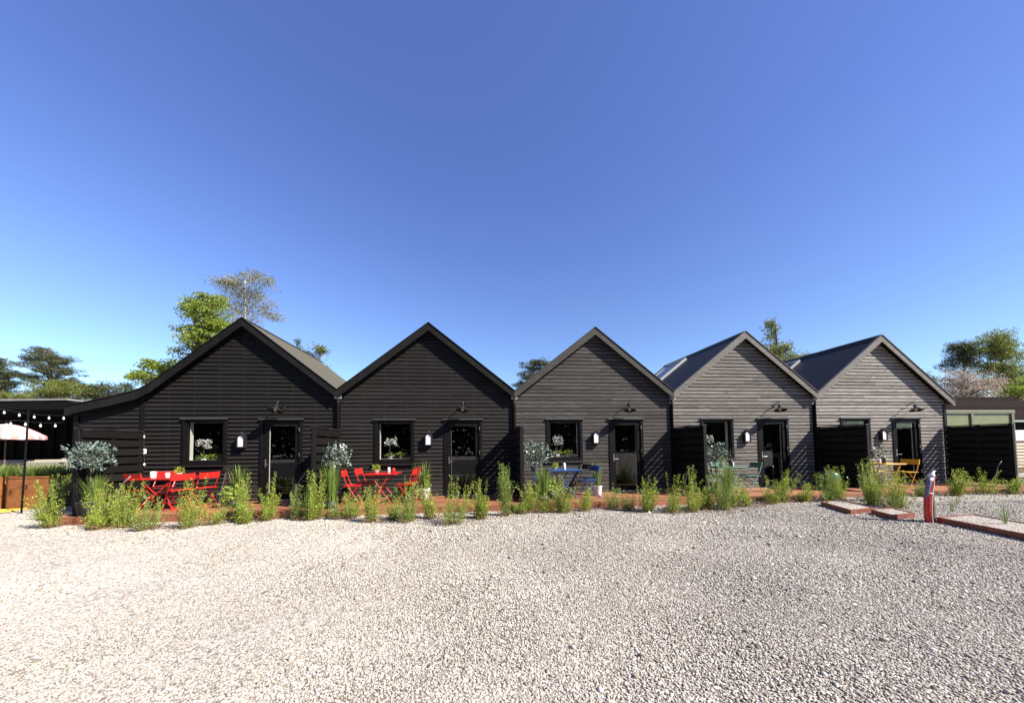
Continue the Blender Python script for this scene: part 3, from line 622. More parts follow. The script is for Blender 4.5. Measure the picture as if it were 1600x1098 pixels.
def table(m, mtop, label, w, d, u, v, rot=0, group=None):
    t = thing('folding_table', label, 'table', u, v, DT, rot, group)
    MB().rbox(-w/2, w/2, -d/2, d/2, .70, .722, .01).build('tabletop', mtop, t)
    x = w/2-.09
    for y in (-d/2+.06, d/2-.06):
        MB().tube([(-x*.85, y, .0), (0, y, .35), (x*.7, y, .70)], .012, 6).build('leg', m, t)
        MB().tube([(x*.85, y*.9, .0), (0, y*.9, .35), (-x*.7, y*.9, .70)], .012, 6).build('leg', m, t)
    MB().tube([(0, -d/2+.06, .35), (0, d/2-.06, .35)], .008, 6).build('stretcher', m, t)
    for y0 in (-d/2+.03, d/2-.045): MB().box(-w/2+.02, w/2-.02, y0, y0+.015, .675, .6995).build('apron', m, t)
    return t
GR = 'red folding chairs'; GT = 'folding bistro tables'
def chairs(m, ms, specs, g):
    c0 = None
    for lab, u, v, rot in specs:
        if c0 is None: c0 = chair(m, ms, lab, 'chair', g, u, v, R(rot))
        else: dup(c0, lab, u, v, DT, R(rot))
table('red', 'red', 'long red folding table in front of the leftmost house', 1.15, .7, -3.5, .85, group=GT)
chairs('red', 'red', [('red folding chair at the far left end of the long red table, nearest the camera', -3.93, .95, 78),
    ('red folding chair behind the long red table beside the white candle jar', -4.08, .3, -80),
    ('red folding chair right of the long red table, nearer the camera', -3.05, 1.12, 150),
    ('red folding chair at the right end of the long red table, nearer the house wall', -2.82, .72, 158),
    ('red folding chair at the left of the square red table, nearer the camera', .72, 1.05, 8),
    ('red folding chair at the left of the square red table, nearer the wall', .86, .5, -4),
    ('red folding chair at the right of the square red table, facing left', 1.98, .98, 176),
    ('red folding chair at the right of the square red table, nearest the house wall', 2.02, .5, 182)], GR)
table('red', 'red', 'square red folding table in front of the second house from the left', .8, .7, 1.36, .78, 0, group=GT)
table('blue', 'blue', 'blue folding table under the window of the middle house', .85, .7, 6.0, .8, 0, group=GT)
chairs('blue', 'blue', [('blue folding chair at the right of the blue table, turned to it', 6.62, 1.0, 190), ('blue folding chair at the left end of the blue table', 5.38, .72, 5)], 'blue folding chairs')
table('mint', 'minttop', 'pale green folding table in front of the fourth house', .72, .6, 10.68, .85, 0, group=GT)
chairs('mint', 'minttop', [('pale green folding chair at the right of the pale green table', 11.28, .92, 178), ('pale green folding chair at the left of the pale green table', 10.12, .8, 4), ('pale green folding chair tucked behind the pale green table near the wall', 10.85, .38, -85)], 'pale green folding chairs')
table('yellow', 'yellow', 'small yellow folding table in front of the rightmost house', .72, .6, 15.75, .8, 0, group=GT)
chairs('yellow', 'yellow', [('yellow folding chair at the right of the yellow table', 16.42, .82, 184), ('yellow folding chair behind the yellow table by the wall', 15.9, .36, -88)], 'yellow folding chairs')
bc = chair('blackm', 'blackm', 'black wire folding chair by the wall right of the blue table', 'chair', None, 6.72, .36, R(215))
# small things on the tables
def leaf_ball(name, m, parent, c, r, n, L, Wd, seed, zs=1., shell=.5, updir=.4):
    rng = np.random.default_rng(seed); d = rng.normal(size=(n, 3)); d /= np.linalg.norm(d, axis=1, keepdims=True)
    rr = r*(shell+(1-shell)*rng.random(n)); pos = d*rr[:, None]; pos[:, 2] *= zs
    dirs = d+rng.normal(0, .6, (n, 3)); dirs[:, 2] += updir
    return link(name, leaves(name, pos+np.array(c), dirs, L, Wd, rng, .08), m, parent)
def pot_plant(label, u, v, z, r=.06, seed=1):
    t = thing('potted_plant', label, 'plant', u, v, z, group='small potted plants on the tables')
    p_ = MB().lathe([(r*.7, 0), (r*.95, r*1.4), (r*1.02, r*1.5), (r*.9, r*1.5), (r*.86, r*1.35)], n=16).build('pot', 'pot', t, True)
    leaf_ball('foliage', M['shrub'], t, (0, 0, r*2.3), r*1.5, 110, .05, .022, seed)
    return t
TT = DT+.7225
pot_plant('leafy plant in a white pot on the long red table', -3.35, .72, TT, .06, 1)
pot_plant('small leafy plant in a white pot on the square red table', 1.2, .8, TT, .055, 2)
pot_plant('leafy plant in a pot on the pale green table', 10.5, .85, TT, .07, 4)
pot_plant('thin leafy plant in a pot on the blue table', 5.78, .8, TT, .045, 3)
def jar(label, u, v, z, r, h, m='candle'):
    t = thing('candle_jar', label, 'jar', u, v, z, group='candle jars on the tables')
    MB().lathe([(r*.9, 0), (r, .01), (r, h*.8), (r*.8, h), (r*.75, h), (r*.75, h*.9)], n=16).build('glass_body', m, t, True)
    MB().lathe([(r*.5, h*.1), (r*.5, h*.6)], n=10).build('candle', 'bulb', t, True)
jar('large white candle jar on the left of the long red table', -3.72, .95, TT, .055, .15, 'white')
jar('small glass candle jar in the middle of the long red table', -3.5, .85, TT, .045, .11)
jar('white candle jar on the right half of the square red table', 1.5, .78, TT, .035, .14, 'white')
jar('red glass jar beside the white candle on the square red table', 1.62, .8, TT, .04, .12, 'red')
jar('tall white candle jar on the blue table', 6.02, .8, TT, .04, .17, 'white')
jar('dark glass lantern jar on the pale green table', 10.78, .85, TT, .05, .17, 'blackm')
jar('white candle jar at the right of the pale green table', 10.88, .78, TT, .04, .11, 'white')
jar('dark lantern jar on the yellow table', 15.7, .82, TT, .05, .19, 'blackm')
jar('white candle jar on the yellow table', 15.58, .8, TT, .04, .12, 'white')
# sill plants
def orchid(label, u, s=1., seed=0):
    t = thing('potted_orchid', label, 'orchid', u, -.19, 1.07+.12, group='white orchids behind the windows')
    MB().lathe([(.05, 0), (.065, .09), (.06, .09), (.055, .08)], n=14).build('pot', 'pot', t, True)
    MB().tube([(0, 0, .08), (-.01, 0, .3), (.01, -.01, .5), (.1, -.01, .56)], .005, 5).build('stem', 'stem', t)
    rng = np.random.default_rng(seed); n = 42
    c = np.stack([rng.uniform(-.13, .17, n), rng.uniform(-.05, .04, n), .5+rng.uniform(-.12, .08, n)], 1)
    link('blossoms', leaves('blossoms', np.repeat(c, 4, 0), rng.normal(size=(n*4, 3))*np.array([1, .5, 1]), .05, .045, rng, .05), 'flower', t)
    rng = np.random.default_rng(seed+9); n = 26
    link('leaf_rosette', leaves('leaf_rosette', np.tile([0, 0, .09], (n, 1)), rng.normal(size=(n, 3))*np.array([1, .6, .3])+np.array([0, 0, .35]), .17, .045, rng, .05), 'shrub2', t)
    return t
for i, lab in [(0, 'white orchid behind the window of the leftmost house'), (1, 'white orchid behind the window above the square red table'), (2, 'white orchid behind the window above the blue table'), (3, 'white orchid behind the window left of the pale green set')]:
    orchid(lab, (i-1)*P+1.3, seed=i)
for i, lab in [(0, 'low leafy sill plant to the right of the orchid in the leftmost window'), (1, 'low leafy sill plant right of the orchid above the square red table'), (2, 'low leafy sill plant right of the orchid above the blue table')]:
    t = thing('sill_plant', lab, 'plant', (i-1)*P+1.6, -.19, 1.19, group='low sill plants')
    MB().lathe([(.045, 0), (.055, .07), (.05, .07), (.045, .06)], n=14).build('pot', 'brass', t, True)
    leaf_ball('foliage', M['shrub'], t, (0.02, 0, .12), .12, 120, .07, .03, 60+i, .5)

# ------------------------------------------------------------------ plants
def shrub_parts(t, seed, h, r, dense=1.):
    rng = np.random.default_rng(seed); ns = int(40*dense); pos = []; dr = []; st = MB()
    lean = rng.normal(0, .16, 2)*r; lob = [(rng.uniform(0, 6.283), rng.uniform(.5, 1.0), rng.uniform(.55, 1.15)) for _ in range(5)]   # a few stools of different height
    for k in range(ns):
        la, lr, lh = lob[rng.integers(5)]
        c = np.array([math.cos(la), math.sin(la)])*lr*r*.62
        a = rng.uniform(0, 6.283); q = c+np.array([math.cos(a), math.sin(a)])*r*.5*rng.random(); H = h*lh*(.4+.7*rng.random())
        if k < 5: H = h*rng.uniform(.95, 1.3); q = q*.8
        b0 = np.array([q[0]*.45, q[1]*.45, -.02]); tp = np.array([q[0]+lean[0]*H/h+rng.normal(0, .05), q[1]+lean[1]*H/h+rng.normal(0, .05), H])
        mid = (b0+tp)/2+np.array([rng.normal(0, .03), rng.normal(0, .03), .04])
        P_ = [b0*(1-s)**2+2*mid*s*(1-s)+tp*s*s for s in np.linspace(0, 1, 5)]
        st.tube(P_, [.004, .0035, .003, .002, .0012], 4, False)
        nl = int(56*H/.7)+8
        for s in rng.uniform(.1, 1.0, nl):
            p = b0*(1-s)**2+2*mid*s*(1-s)+tp*s*s; g_ = 2*(1-s)*(mid-b0)+2*s*(tp-mid); g_ /= np.linalg.norm(g_)
            sd_ = rng.normal(size=3); sd_ -= g_*sd_.dot(g_); sd_ /= np.linalg.norm(sd_)
            br = rng.uniform(0, .05)*(1.3-s); pos.append(p+sd_*br); dr.append(g_*rng.uniform(.6, 1.8)+sd_+rng.normal(0, .25, 3))
    return st, np.array(pos), np.array(dr), rng
def make_shrub(label, u, v, h, w, seed, m='shrub', L=.05, Wd=.014):
    t = thing('leafy_shrub', label, 'shrub', u, v, gz(u), rot=seed*1.3, group='young leafy shrubs along the front edge of the deck')
    st, pos, dr, rng = shrub_parts(t, seed, h*.97, w/2*1.3, 1.0 if w < .5 else 1.05)
    st.build('stem', 'stem', t); link('foliage', leaves('foliage', pos, dr, L, Wd, rng, .04), m, t)
    n = 170; a = rng.uniform(0, 6.283, n); rr = w*.62*np.sqrt(rng.random(n))
    ps = np.stack([np.cos(a)*rr, np.sin(a)*rr*.5, rng.uniform(0, .07, n)+.02*rng.random(n)], 1)
    link('dry_leaves', leaves('dry_leaves', ps, rng.normal(size=(n, 3))*np.array([1, 1, .5])+np.array([0, 0, .3]), .06, .012, rng), 'dry', t)
    if seed % 3 == 1: blades(t, 'grass_blades', M['grassl'], 60, h*.85, .16, seed+900, .008, (rng.normal(0, .08), 0, 0), .12)
    return t
def blades(t, name, m, n, h, spread, seed, wd=.012, base=(0, 0, 0), r0=.05):
    rng = np.random.default_rng(seed); V = []; F = []; c = 0
    for k in range(n):
        a = rng.uniform(0, 6.283); H = h*rng.uniform(.6, 1.05); sp = spread*rng.random(); r = r0*math.sqrt(rng.random())
        d = np.array([math.cos(a), math.sin(a), 0]); s = np.array([-d[1], d[0], 0])*wd/2; b0 = np.array(base)+d*r
        for j, tt in enumerate((0, .35, .7, 1.)):
            p = b0+d*sp*tt**1.8+np.array([0, 0, H*(tt-.12*sp/spread*tt**3)]); w_ = (1, 1.1, .8, .05)[j]; V += [p-s*w_, p+s*w_]
        F += [(c+2*j, c+2*j+1, c+2*j+3, c+2*j+2) for j in range(3)]; c += 8
    return link(name, np_mesh(name, np.array(V), np.array(F)), m, t)
SH = [(-6.15,0.6,0.8,0.5,'left of the silver-leaved tree beside the rusty planter'), (-4.75,1.8,.80,0.6,'under the leftmost silver-leaved tree'), (-3.01-.75,1.95,0.77,0.59,'before the left chair of the long red table'), (-3.2,2.16,0.76,0.58,'before the middle of the long red table'), (-2.55,2.42,0.63,0.51,'before the right chair of the long red table'), (-1.9,2.35,0.84,0.58,'before the tall potted grass of the leftmost house'), (-1.28,1.9,0.82,0.33,'before the handle side of the leftmost door'), (-.68,1.9,0.82,0.39,'before the hinge side of the leftmost door'), (-.1,1.9,0.63,0.33,'right of the leftmost door by the curved rod'), (0.28,2.0,.86,0.40,'under the second silver-leaved tree'),
 (1.02,1.95,0.55,0.48,'before the left legs of the square red table'), (1.58,2.47,0.72,0.44,'before the right legs of the square red table'), (2.3,2.5,0.77,0.51,'left of the black-speckled white pot'), (2.75,2.3,0.80,0.42,'right of the black-speckled white pot'), (3.2,2.9,0.78,0.64,'spreading before the second door, lowest in the photo'), (3.75,2.48,0.72,0.42,'right of the second door'), (4.3,2.3,1.02,0.30,'tall and thin, left of the narrow screen'),
 (4.95,1.95,0.66,0.47,'before the third silver-leaved tree'), (5.6,2.12,0.72,0.59,'before the left half of the blue table'), (6.2,2.0,0.5,0.46,'before the blue chair'), (6.85,2.0,0.5,0.43,'right of the small white pot'), (7.45,2.3,0.68,0.58,'before the handle side of the middle door'), (7.95,2.5,0.76,0.51,'before the hinge side of the middle door'), (8.5,2.5,0.82,0.59,'right of the middle door'), (9.25,2.45,0.93,0.86,'large and dense, before the fourth screen'),
 (10.1,2.2,0.55,0.49,'before the left of the pale green table'), (10.75,2.1,0.56,0.42,'before the right of the pale green table'), (11.2,1.9,0.69,0.50,'right of the pale green chair'), (12.3,2.1,0.68,0.50,'right of the fourth door'), (12.75,2.0,0.78,0.6,'left of the teal dome'), (12.75,2.75,0.88,0.66,'behind the first edging bed, right of the teal dome'), (12.85,3.05,0.78,0.6,'behind the corner of the first edging bed'), (13.3,2.3,.8,0.5,'large, before the left of the yellow table'), (16.2,1.95,0.6,0.5,'right of the yellow chair and behind the red post'), (17.3,1.9,0.64,0.7,'right of the red post, before the wide screen'), (18.6,2.2,0.86,0.9,'under the olive frame near the right edge'), (19.2,2.4,0.72,0.85,'at the right edge of the photo, half cut off')]
SH += [(-3.6, 2.2, .38, .4, 'low, between the two clumps before the long red table'), (-1.6, 2.15, .42, .4, 'low, left of the leftmost door'), (-1.0, 2.1, .36, .35, 'low, before the middle of the leftmost door'), (.75, 2.0, .40, .4, 'low, left of the square red table'), (2.0, 2.2, .42, .4, 'low, before the speckled pot'),
 (4.65, 2.1, .36, .4, 'low, at the foot of the narrow screen'), (5.25, 2.1, .40, .4, 'low, under the third silver-leaved tree'), (7.15, 2.15, .38, .35, 'low, left of the middle door'), (8.95, 2.3, .46, .45, 'low, between the two dense clumps right of the middle door'), (9.75, 2.2, .42, .4, 'low, left of the pale green table'), (11.75, 2.0, .42, .4, 'low, before the fourth door'), (15.3, 1.95, .42, .4, 'low, under the yellow table'), (17.9, 2.0, .42, .45, 'low, before the middle of the wide screen')]
for k, (u, v, h, w, lab) in enumerate(SH):
    make_shrub('feathery green shrub '+lab, u, v, h, w, 100+k, 'shrub' if k % 4 else 'shrub2', .046 if k % 2 else .038, .010)
def pot_grass(label, u, v, z, pm, ph, pr_, h, n, spread, seed, spots=False):
    t = thing('potted_grass', label, 'potted grass', u, v, z, group='tall grasses in pots on the deck')
    p_ = MB().lathe([(pr_*.72, 0), (pr_*.78, .02), (pr_, ph*.95), (pr_*1.05, ph), (pr_*.92, ph), (pr_*.9, ph*.9)], n=20).build('pot', pm, t, True)
    MB().lathe([(pr_*.88, ph*.86), (pr_*.88, ph*.9)], n=14).build('soil', 'soil', t)
    if spots:
        s = MB(); rr = random.Random(4)
        for k in range(16):
            a = rr.uniform(0, 6.28); zz = ph*rr.uniform(.15, .85); rad = pr_*(.78+.22*zz/ph)
            s.add([((rad+.003)*math.cos(a+da), (rad+.003)*math.sin(a+da), zz+dz_) for da, dz_ in [(-.09, 0), (-.05, -.02), (.05, -.018), (.1, 0), (.04, .022), (-.05, .02)]], [(0, 1, 2, 3, 4, 5)])
        s.build('glaze_spots', 'blackm', p_)
    blades(t, 'grass_blades', M['grassl'], n, h, spread, seed, base=(0, 0, ph*.85), r0=pr_*.6)
pot_grass('tall grass in a dark pot right of the long red set', -2.18, .5, DT, 'potdark', .3, .15, .78, 80, .3, 1)
pot_grass('tall grass in a black-speckled white pot between the square red set and door', 2.35, .62, DT, 'pot', .3, .15, .80, 80, .3, 2, True)
pot_grass('tall grass in a small white pot between the blue chair and door', 6.95, .7, DT, 'pot', .26, .13, .78, 80, .24, 3)
for lab, u, v, h in [('tall grass clump before the leftmost silver-leaved tree', -4.35, 1.5, .8), ('tall bright grass clump under the second silver-leaved tree', .42, 1.52, 1.0), ('tall grass clump below the third silver-leaved tree', 5.3, 1.5, .82), ('tall grass clump before the fourth screen beside the sparse silver tree', 10.15, 1.5, .75)]:
    t = thing('grass_clump', lab, 'grass clump', u, v, DT-.005, group='tall grass clumps at the deck edge')
    MB().lathe([(.1, 0), (.12, .02), (.14, .17), (.12, .17), (.11, .15)], n=14).build('pot', 'potdark', t, True)
    blades(t, 'grass_blades', M['grassl'], 150, h, .26, int(u*10)+200, .011, (0, 0, .13), .1)
def silver_tree(label, u, v, zc, r, n, seed):
    t = thing('silver_leaved_tree', label, 'tree', u, v, DT, group='silver-leaved standard trees in pots')
    MB().lathe([(.13, 0), (.16, .02), (.19, .28), (.20, .3), (.17, .3), (.16, .27)], n=18).build('pot', 'potdark', t, True)
    zc -= DT; tr = MB(); rnd = random.Random(seed)
    tr.tube([(0, 0, .25), (.01, 0, .5), (-.01, .01, zc-r*.7), (0, 0, zc)], [.018, .016, .013, .009], 7)
    for k in range(26):
        a = rnd.uniform(0, 6.28); e = rnd.uniform(-.5, 1.4); q_ = (math.cos(a)*math.cos(e)*r*.8, math.sin(a)*math.cos(e)*r*.8, zc+math.sin(e)*r*.75)
        tr.tube([(0, 0, zc-r*.5), (q_[0]*.4, q_[1]*.4, zc-r*.25+.3*(q_[2]-zc)), q_], [.006, .004, .002], 4, False)
    tr.build('trunk', 'bark', t)
    rng = np.random.default_rng(seed); d = rng.normal(size=(n, 3)); d /= np.linalg.norm(d, axis=1, keepdims=True)
    rr = r*rng.uniform(.45, 1.08, n)*(1+.16*np.sin(d[:, 0]*5+seed)*np.cos(d[:, 2]*6)); pos = d*rr[:, None]; pos[:, 2] = pos[:, 2]*.85+zc
    dirs = d*.7+rng.normal(0, .7, (n, 3)); dirs[:, 2] += .2
    link('foliage', leaves('foliage', pos, dirs, .075, .042, rng, .06), 'silverl', t)
silver_tree('dense silver-leaved tree in a pot, leftmost, before the lean-to wing', -4.45, 1.5, 1.40, .33, 620, 1)
silver_tree('silver-leaved tree in a pot right of the leftmost door', .24, .9, 1.30, .36, 520, 2)
silver_tree('round silver-leaved tree in a pot right of the narrow screen', 5.28, .8, 1.30, .38, 560, 3)
silver_tree('sparse silver-leaved tree in a pot left of the pale green set', 10.28, .9, 1.26, .34, 330, 4)
silver_tree('thin half-bare silver-leaved tree in a pot left of the yellow set', 15.3, .85, 1.22, .32, 150, 5)
# bare-soil dark foliage low behind (hostas)
for k, (u, v, lab) in enumerate([(-2.0, .95, 'dark broad-leaved plant at the foot of the first potted grass'), (2.0, .9, 'dark broad-leaved plant left of the black-speckled pot'), (4.45, .9, 'dark broad-leaved plant left of the narrow screen'), (5.6, 1.1, 'dark broad-leaved plant behind the grass clump by the blue table'), (13.75, .7, 'dark broad-leaved plant behind the teal dome')]):
    t = thing('broad_leaved_plant', lab, 'plant', u, v, DT, group='dark broad-leaved plants on the deck')
    MB().lathe([(.09, 0), (.11, .16), (.09, .16), (.09, .14)], n=14).build('pot', 'potdark', t, True)
    leaf_ball('foliage', M['shrub2'], t, (0, 0, .3), .22, 170, .13, .055, 300+k, .8, .25)

# ------------------------------------------------------------------ curved rods, dome, stand, post, beds
def rod(label, u, v):
    t = tag(MB().tube([(0, 0, 0), (0, -.02, .3), (.05, -.03, .52), (.14, -.03, .68), (.26, -.03, .80)], .012, 8).build('curved_rod', 'rod', None, True), label, 'rod', 'curved grey rods by the screens')
    t.location = W(u, v, DT); t.rotation_euler = (0, 0, AL)
rod('bent grey metal rod standing left of the second screen', -.5, 1.2); rod('bent grey metal rod standing before the screen left of the pale green set', 9.15, 1.2); rod('bent grey metal rod standing before the wide screen at the right end', 18.9, 1.2); rod('bent grey metal rod beside the grass at the leftmost silver-leaved tree', -4.1, 1.3)
t = thing('domed_grill', 'teal domed kettle-shaped object on short dark legs before the black screen', 'grill', 13.75, .95, DT+.0); t.scale = (.8, .8, 1.1)
MB().lathe([(.30, .26), (.31, .28), (.29, .38), (.22, .47), (.12, .52), (.01, .535)], n=28).build('lid', 'teal', t, True)
MB().lathe([(.12, .10), (.22, .14), (.29, .22), (.30, .255)], n=28).build('bowl', 'blackm', t, True)
for a in (0, 2.1, 4.2): MB().tube([(.18*math.cos(a), .18*math.sin(a), .16), (.26*math.cos(a), .26*math.sin(a), 0)], .012, 6).build('leg', 'blackm', t)
t = thing('tripod_stand', 'slim silver tripod stand with a black head right of the long red set', 'stand', -2.42, .55, DT)
MB().rbox(-.07, .07, -.05, .05, .83, .93, .01).tube([(0, 0, .93), (.05, 0, 1.0)], .02, 8).build('head', 'blackm', t)
for a in (.3, 2.4, 4.5): MB().tube([(.02*math.cos(a), .02*math.sin(a), .83), (.22*math.cos(a), .22*math.sin(a), 0)], .011, 6).build('leg', 'silver', t)

t = thing('marker_post', 'bent red tube with blue and silver wrapped top leaning on a wooden stake', 'post', 11.83, 4.3, gz(11.8))
def ctr(s): return Vector((-.05-.10*s+.26*s*s, 0, .93*s))
MB().tube([ctr(s)+Vector((0, -.02, 0)) for s in np.linspace(0, .86, 10)], .047, 14).build('red_tube', 'red', t, True)
MB().tube([(.075, .015, 0), (.08, .015, .3), (.085, .015, .55)], [.05, .048, .044], 10).build('stake', 'postwood', t)
MB().tube([ctr(s)+Vector((-.042, -.035, 0)) for s in np.linspace(.48, .86, 6)], [.018, .026, .03, .032, .032, .03], 10).build('blue_wrap', 'tape', t, True)
MB().tube([ctr(.85)+Vector((0, -.02, 0)), ctr(.92)+Vector((-.005, -.02, 0)), ctr(1.0)+Vector((.0, -.02, 0))], [.042, .044, .03], 12).build('silver_cap', 'silverwrap', t, True)
MB().tube([ctr(s)+Vector((.02-.05*(s-.4)**2, -.071, 0)) for s in np.linspace(.02, .8, 10)], .006, 6).build('pale_line', 'pot', t)
MB().tube([Vector((.052*math.cos(a), -.02+.052*math.sin(a), 0))+ctr(.57) for a in np.linspace(0, 6.28, 17)], .005, 5).build('tie', 'pot', t)

def bed(label, A_, B_, C_, seed):
    A_, B_, C_ = Vector(A_), Vector(B_), Vector(C_); e1 = C_-B_; e2 = A_-B_; u0, u1, v0, v1 = 0, e1.length, 0, e2.length; ce = B_+(e1+e2)/2; uc, vc = ce; e1.normalize(); e2.normalize(); t = thing('edging_bed', label, 'edging', uc, vc, gz(uc), group='low rust-brown edging beds')
    hw, hd_ = (u1-u0)/2, (v1-v0)/2; th, H = .03, .095
    b = MB()
    for (x0, x1, y0, y1) in [(-hw, hw, -hd_, -hd_+th), (-hw, hw, hd_-th, hd_)]:
        n = max(1, int((x1-x0)/.22)); 
        for k in range(n): b.box(x0+(x1-x0)*k/n+.002, x0+(x1-x0)*(k+1)/n-.002, y0, y1, -.03, H)
    for (x0, x1) in [(-hw, -hw+th), (hw-th, hw)]:
        n = max(1, int((2*hd_-2*th)/.22))
        for k in range(n): y0 = -hd_+th; L_ = 2*hd_-2*th; b.box(x0, x1, y0+L_*k/n+.002, y0+L_*(k+1)/n-.002, -.03, H)
    b.build('edging_blocks', 'edging', t)
    MB().box(-hw+th, hw-th, -hd_+th, hd_-th, -.03, H-.015).build('gravel_fill', 'ground', t)
    rng = np.random.default_rng(seed); n = int(hw*hd_*4*1500); s = .02
    base = np.array([(1,0,0),(0,1,0),(-1,0,0),(0,-1,0),(0,0,1)], float); f = np.array([(0,1,4),(1,2,4),(2,3,4),(3,0,4)])
    B = base[None]*rng.uniform(.6, 1.3, (n, 5, 1))*s*.62*np.array([1, 1, .7]); a = rng.uniform(0, 6.28, n)[:, None]
    X = B[..., 0]*np.cos(a)-B[..., 1]*np.sin(a); Y = B[..., 0]*np.sin(a)+B[..., 1]*np.cos(a)
    Pp = np.stack([X+rng.uniform(-hw+th, hw-th, n)[:, None], Y+rng.uniform(-hd_+th, hd_-th, n)[:, None], B[..., 2]+H-.016], 2).reshape(-1, 3)
    o = link('loose_pebbles', np_mesh('loose_pebbles', Pp, (f[None]+(np.arange(n)*5)[:, None, None]).reshape(-1, 3)), 'pebble', t); o['kind'] = 'stuff'
    for o in C.objects:      # the beds are slightly out of square
        if o.parent == t:
            o.data.transform(Matrix(((e1.x, e2.x, 0, 0), (-e1.y, -e2.y, 0, 0), (0, 0, 1, 0), (0, 0, 0, 1))))
bed('low rust-brown edging bed filled with gravel, leftmost and farthest of the three', (11.68, 2.49), (11.22, 3.5), (11.93, 3.37), 1)
bed('short low rust-brown edging bed just left of the red post', (11.66, 3.52), (11.42, 4.05), (12.05, 3.95), 2)
bed('low rust-brown edging bed nearest the right edge of the photo', (11.93, 4.33), (11.55, 5.75), (12.5, 5.65), 3)
# sparse sprigs on the gravel by the beds
for k, (u, v, lab) in enumerate([(11.6, 2.7, 'in the farthest edging bed'), (12.4, 3.4, 'behind the short edging bed'), (12.9, 3.0, 'on the gravel left of the red post'), (12.35, 4.9, 'in the edging bed at the right edge'), (13.3, 3.7, 'on the gravel right of the red post'), (14.4, 3.1, 'on the gravel far behind the red post')]):
    t = thing('grass_sprig', 'thin pale grass sprig '+lab, 'grass sprig', u, v, gz(u)+(.088 if k in (0, 3) else 0), group='thin grass sprigs on the gravel')
    blades(t, 'grass_blades', M['grassl'], 16, .42, .2, 400+k, .006, (0, 0, 0), .03)

# ------------------------------------------------------------------ left: pavilion, parasol, planters, striped lounge
pv = thing('pavilion', 'black open pavilion with a flat roof and hanging bulbs at the left edge', 'pavilion', -9.7, -3.3, 0); pv.scale = (1, 1, 1.1)
b = MB(); b.prism([(-14, 2.70), (-.25, 2.93), (.35, 2.72), (.35, 2.66), (-14, 2.58)], -.05, 4.0); b.build('roof', 'pvblack', pv)
MB().prism([(-14, 2.71), (-.25, 2.94), (-.25, 2.99), (-14, 2.84)], -.08, 4.0).build('roof_edge', 'pale', pv)
b = MB()
for k in range(61): x = -14.2+k*.24; b.box(x, x+.235, 3.4+.045*(k % 2), 3.44+.045*(k % 2), 0, 2.68)
b.box(.3, .36, 0, 3.5, 0, 2.68); b.box(-14.2, .3, 3.5, 3.54, 0, 2.7)
b.build('back_wall', 'pvblack', pv)
for x in (-6.0, -3.0, .2): MB().rbox(x-.05, x+.05, .0, .1, 0, 2.7).build('post', 'pvblack', pv)
MB().box(-9, .2, 2.6, 3.0, .0, .95).build('counter', 'pvblack', pv)
fp = tag(MB().tube([(0, 0, 0), (.05, 0, 2.55)], .018, 8).build('slim_post', 'pvblack'), 'slim dark leaning pole in front of the parasol at the left', 'pole'); fp.location = W(-7.42, .0, 0); fp.rotation_euler = (0, 0, AL)
def string_lights(label, pts, nb, sag, r=.021):
    t = thing('string_lights', label, 'string lights', world=(0, 0, 0), group='strings of bulbs')
    A = [W(*p) for p in pts]; path = []
    for a, c in zip(A, A[1:]):
        for s in np.linspace(0, 1, 9)[:-1]: path.append(a.lerp(c, s)-Vector((0, 0, sag*4*s*(1-s))))
    path.append(A[-1]); MB().tube(path, .005, 5).build('cable', 'blackm', t)
    L_ = len(path)-1
    for k in range(nb):
        s = (k+.5)/nb*L_; i0 = int(s); p = path[i0].lerp(path[i0+1], s-i0)
        hb = MB().tube([p, p-Vector((0, 0, .04))], .012, 6).build('lamp_holder', 'blackm', t)
        o = MB().lathe([(.008, -.04), (r*.8, -.06), (r, -.08), (r*.75, -.105), (.003, -.115)], (p.x, p.y, p.z), n=10).build('bulb', 'bulb', t, True)
string_lights('upper string of white bulbs under the pavilion roof edge', [(-10.0, .0, 2.55), (-8.3, -.2, 2.62), (-6.75, -.3, 2.44)], 10, .06)
string_lights('lower string of white bulbs sagging across the pavilion front', [(-9.4, .3, 2.4), (-8.0, .4, 2.28), (-7.1, .42, 2.26), (-6.4, .2, 2.22)], 9, .03)
string_lights('short string of bulbs draped over the leftmost slatted screen', [(-6.1, .25, 2.12), (-5.3, .2, 1.95), (-4.72, .06, 2.02), (-4.68, .06, 1.15)], 8, .14, .022)
string_lights('short string of bulbs hanging on the second screen by the silver-leaved tree', [(-.3, 1.3, 1.78), (.05, .5, 1.7), (.1, .06, 1.75)], 4, .1, .02)
t = thing('striped_parasol', 'white parasol with faded red stripes on a wooden pole at the left edge', 'parasol', -10.1, -1.9, 0); t.scale = (.74, .74, 1.1)
rib = 16; cp = MB(); rings = []
for rr, zz in [(.02, 2.13), (.25, 2.1), (.5, 2.03), (.75, 1.92), (.98, 1.80), (.985, 1.72)]:
    rings.append([(rr*(1-(.03 if j % 2 else 0))*math.cos(2*math.pi*j/rib), rr*(1-(.03 if j % 2 else 0))*math.sin(2*math.pi*j/rib), zz-(.02*rr if j % 2 else 0)) for j in range(rib)])
cp.loft(rings, False); c_ = cp.build('canopy', 'canopy', t); md = c_.modifiers.new('thick', 'SOLIDIFY'); md.thickness = .006
MB().tube([(0, 0, 0), (0, 0, 2.16)], .022, 10).build('pole', 'postwood', t)
b = MB()
for j in range(0, rib, 2): a = 2*math.pi*j/rib; b.tube([(0, 0, 1.75), (.5*math.cos(a), .5*math.sin(a), 2.0)], .006, 4); b.tube([(0, 0, 2.08), (.97*math.cos(a), .97*math.sin(a), 1.78)], .006, 4)
b.build('ribs', 'postwood', t)
MB().lathe([(.2, 0), (.2, .05), (.05, .07)], n=18).build('base', 'potdark', t)
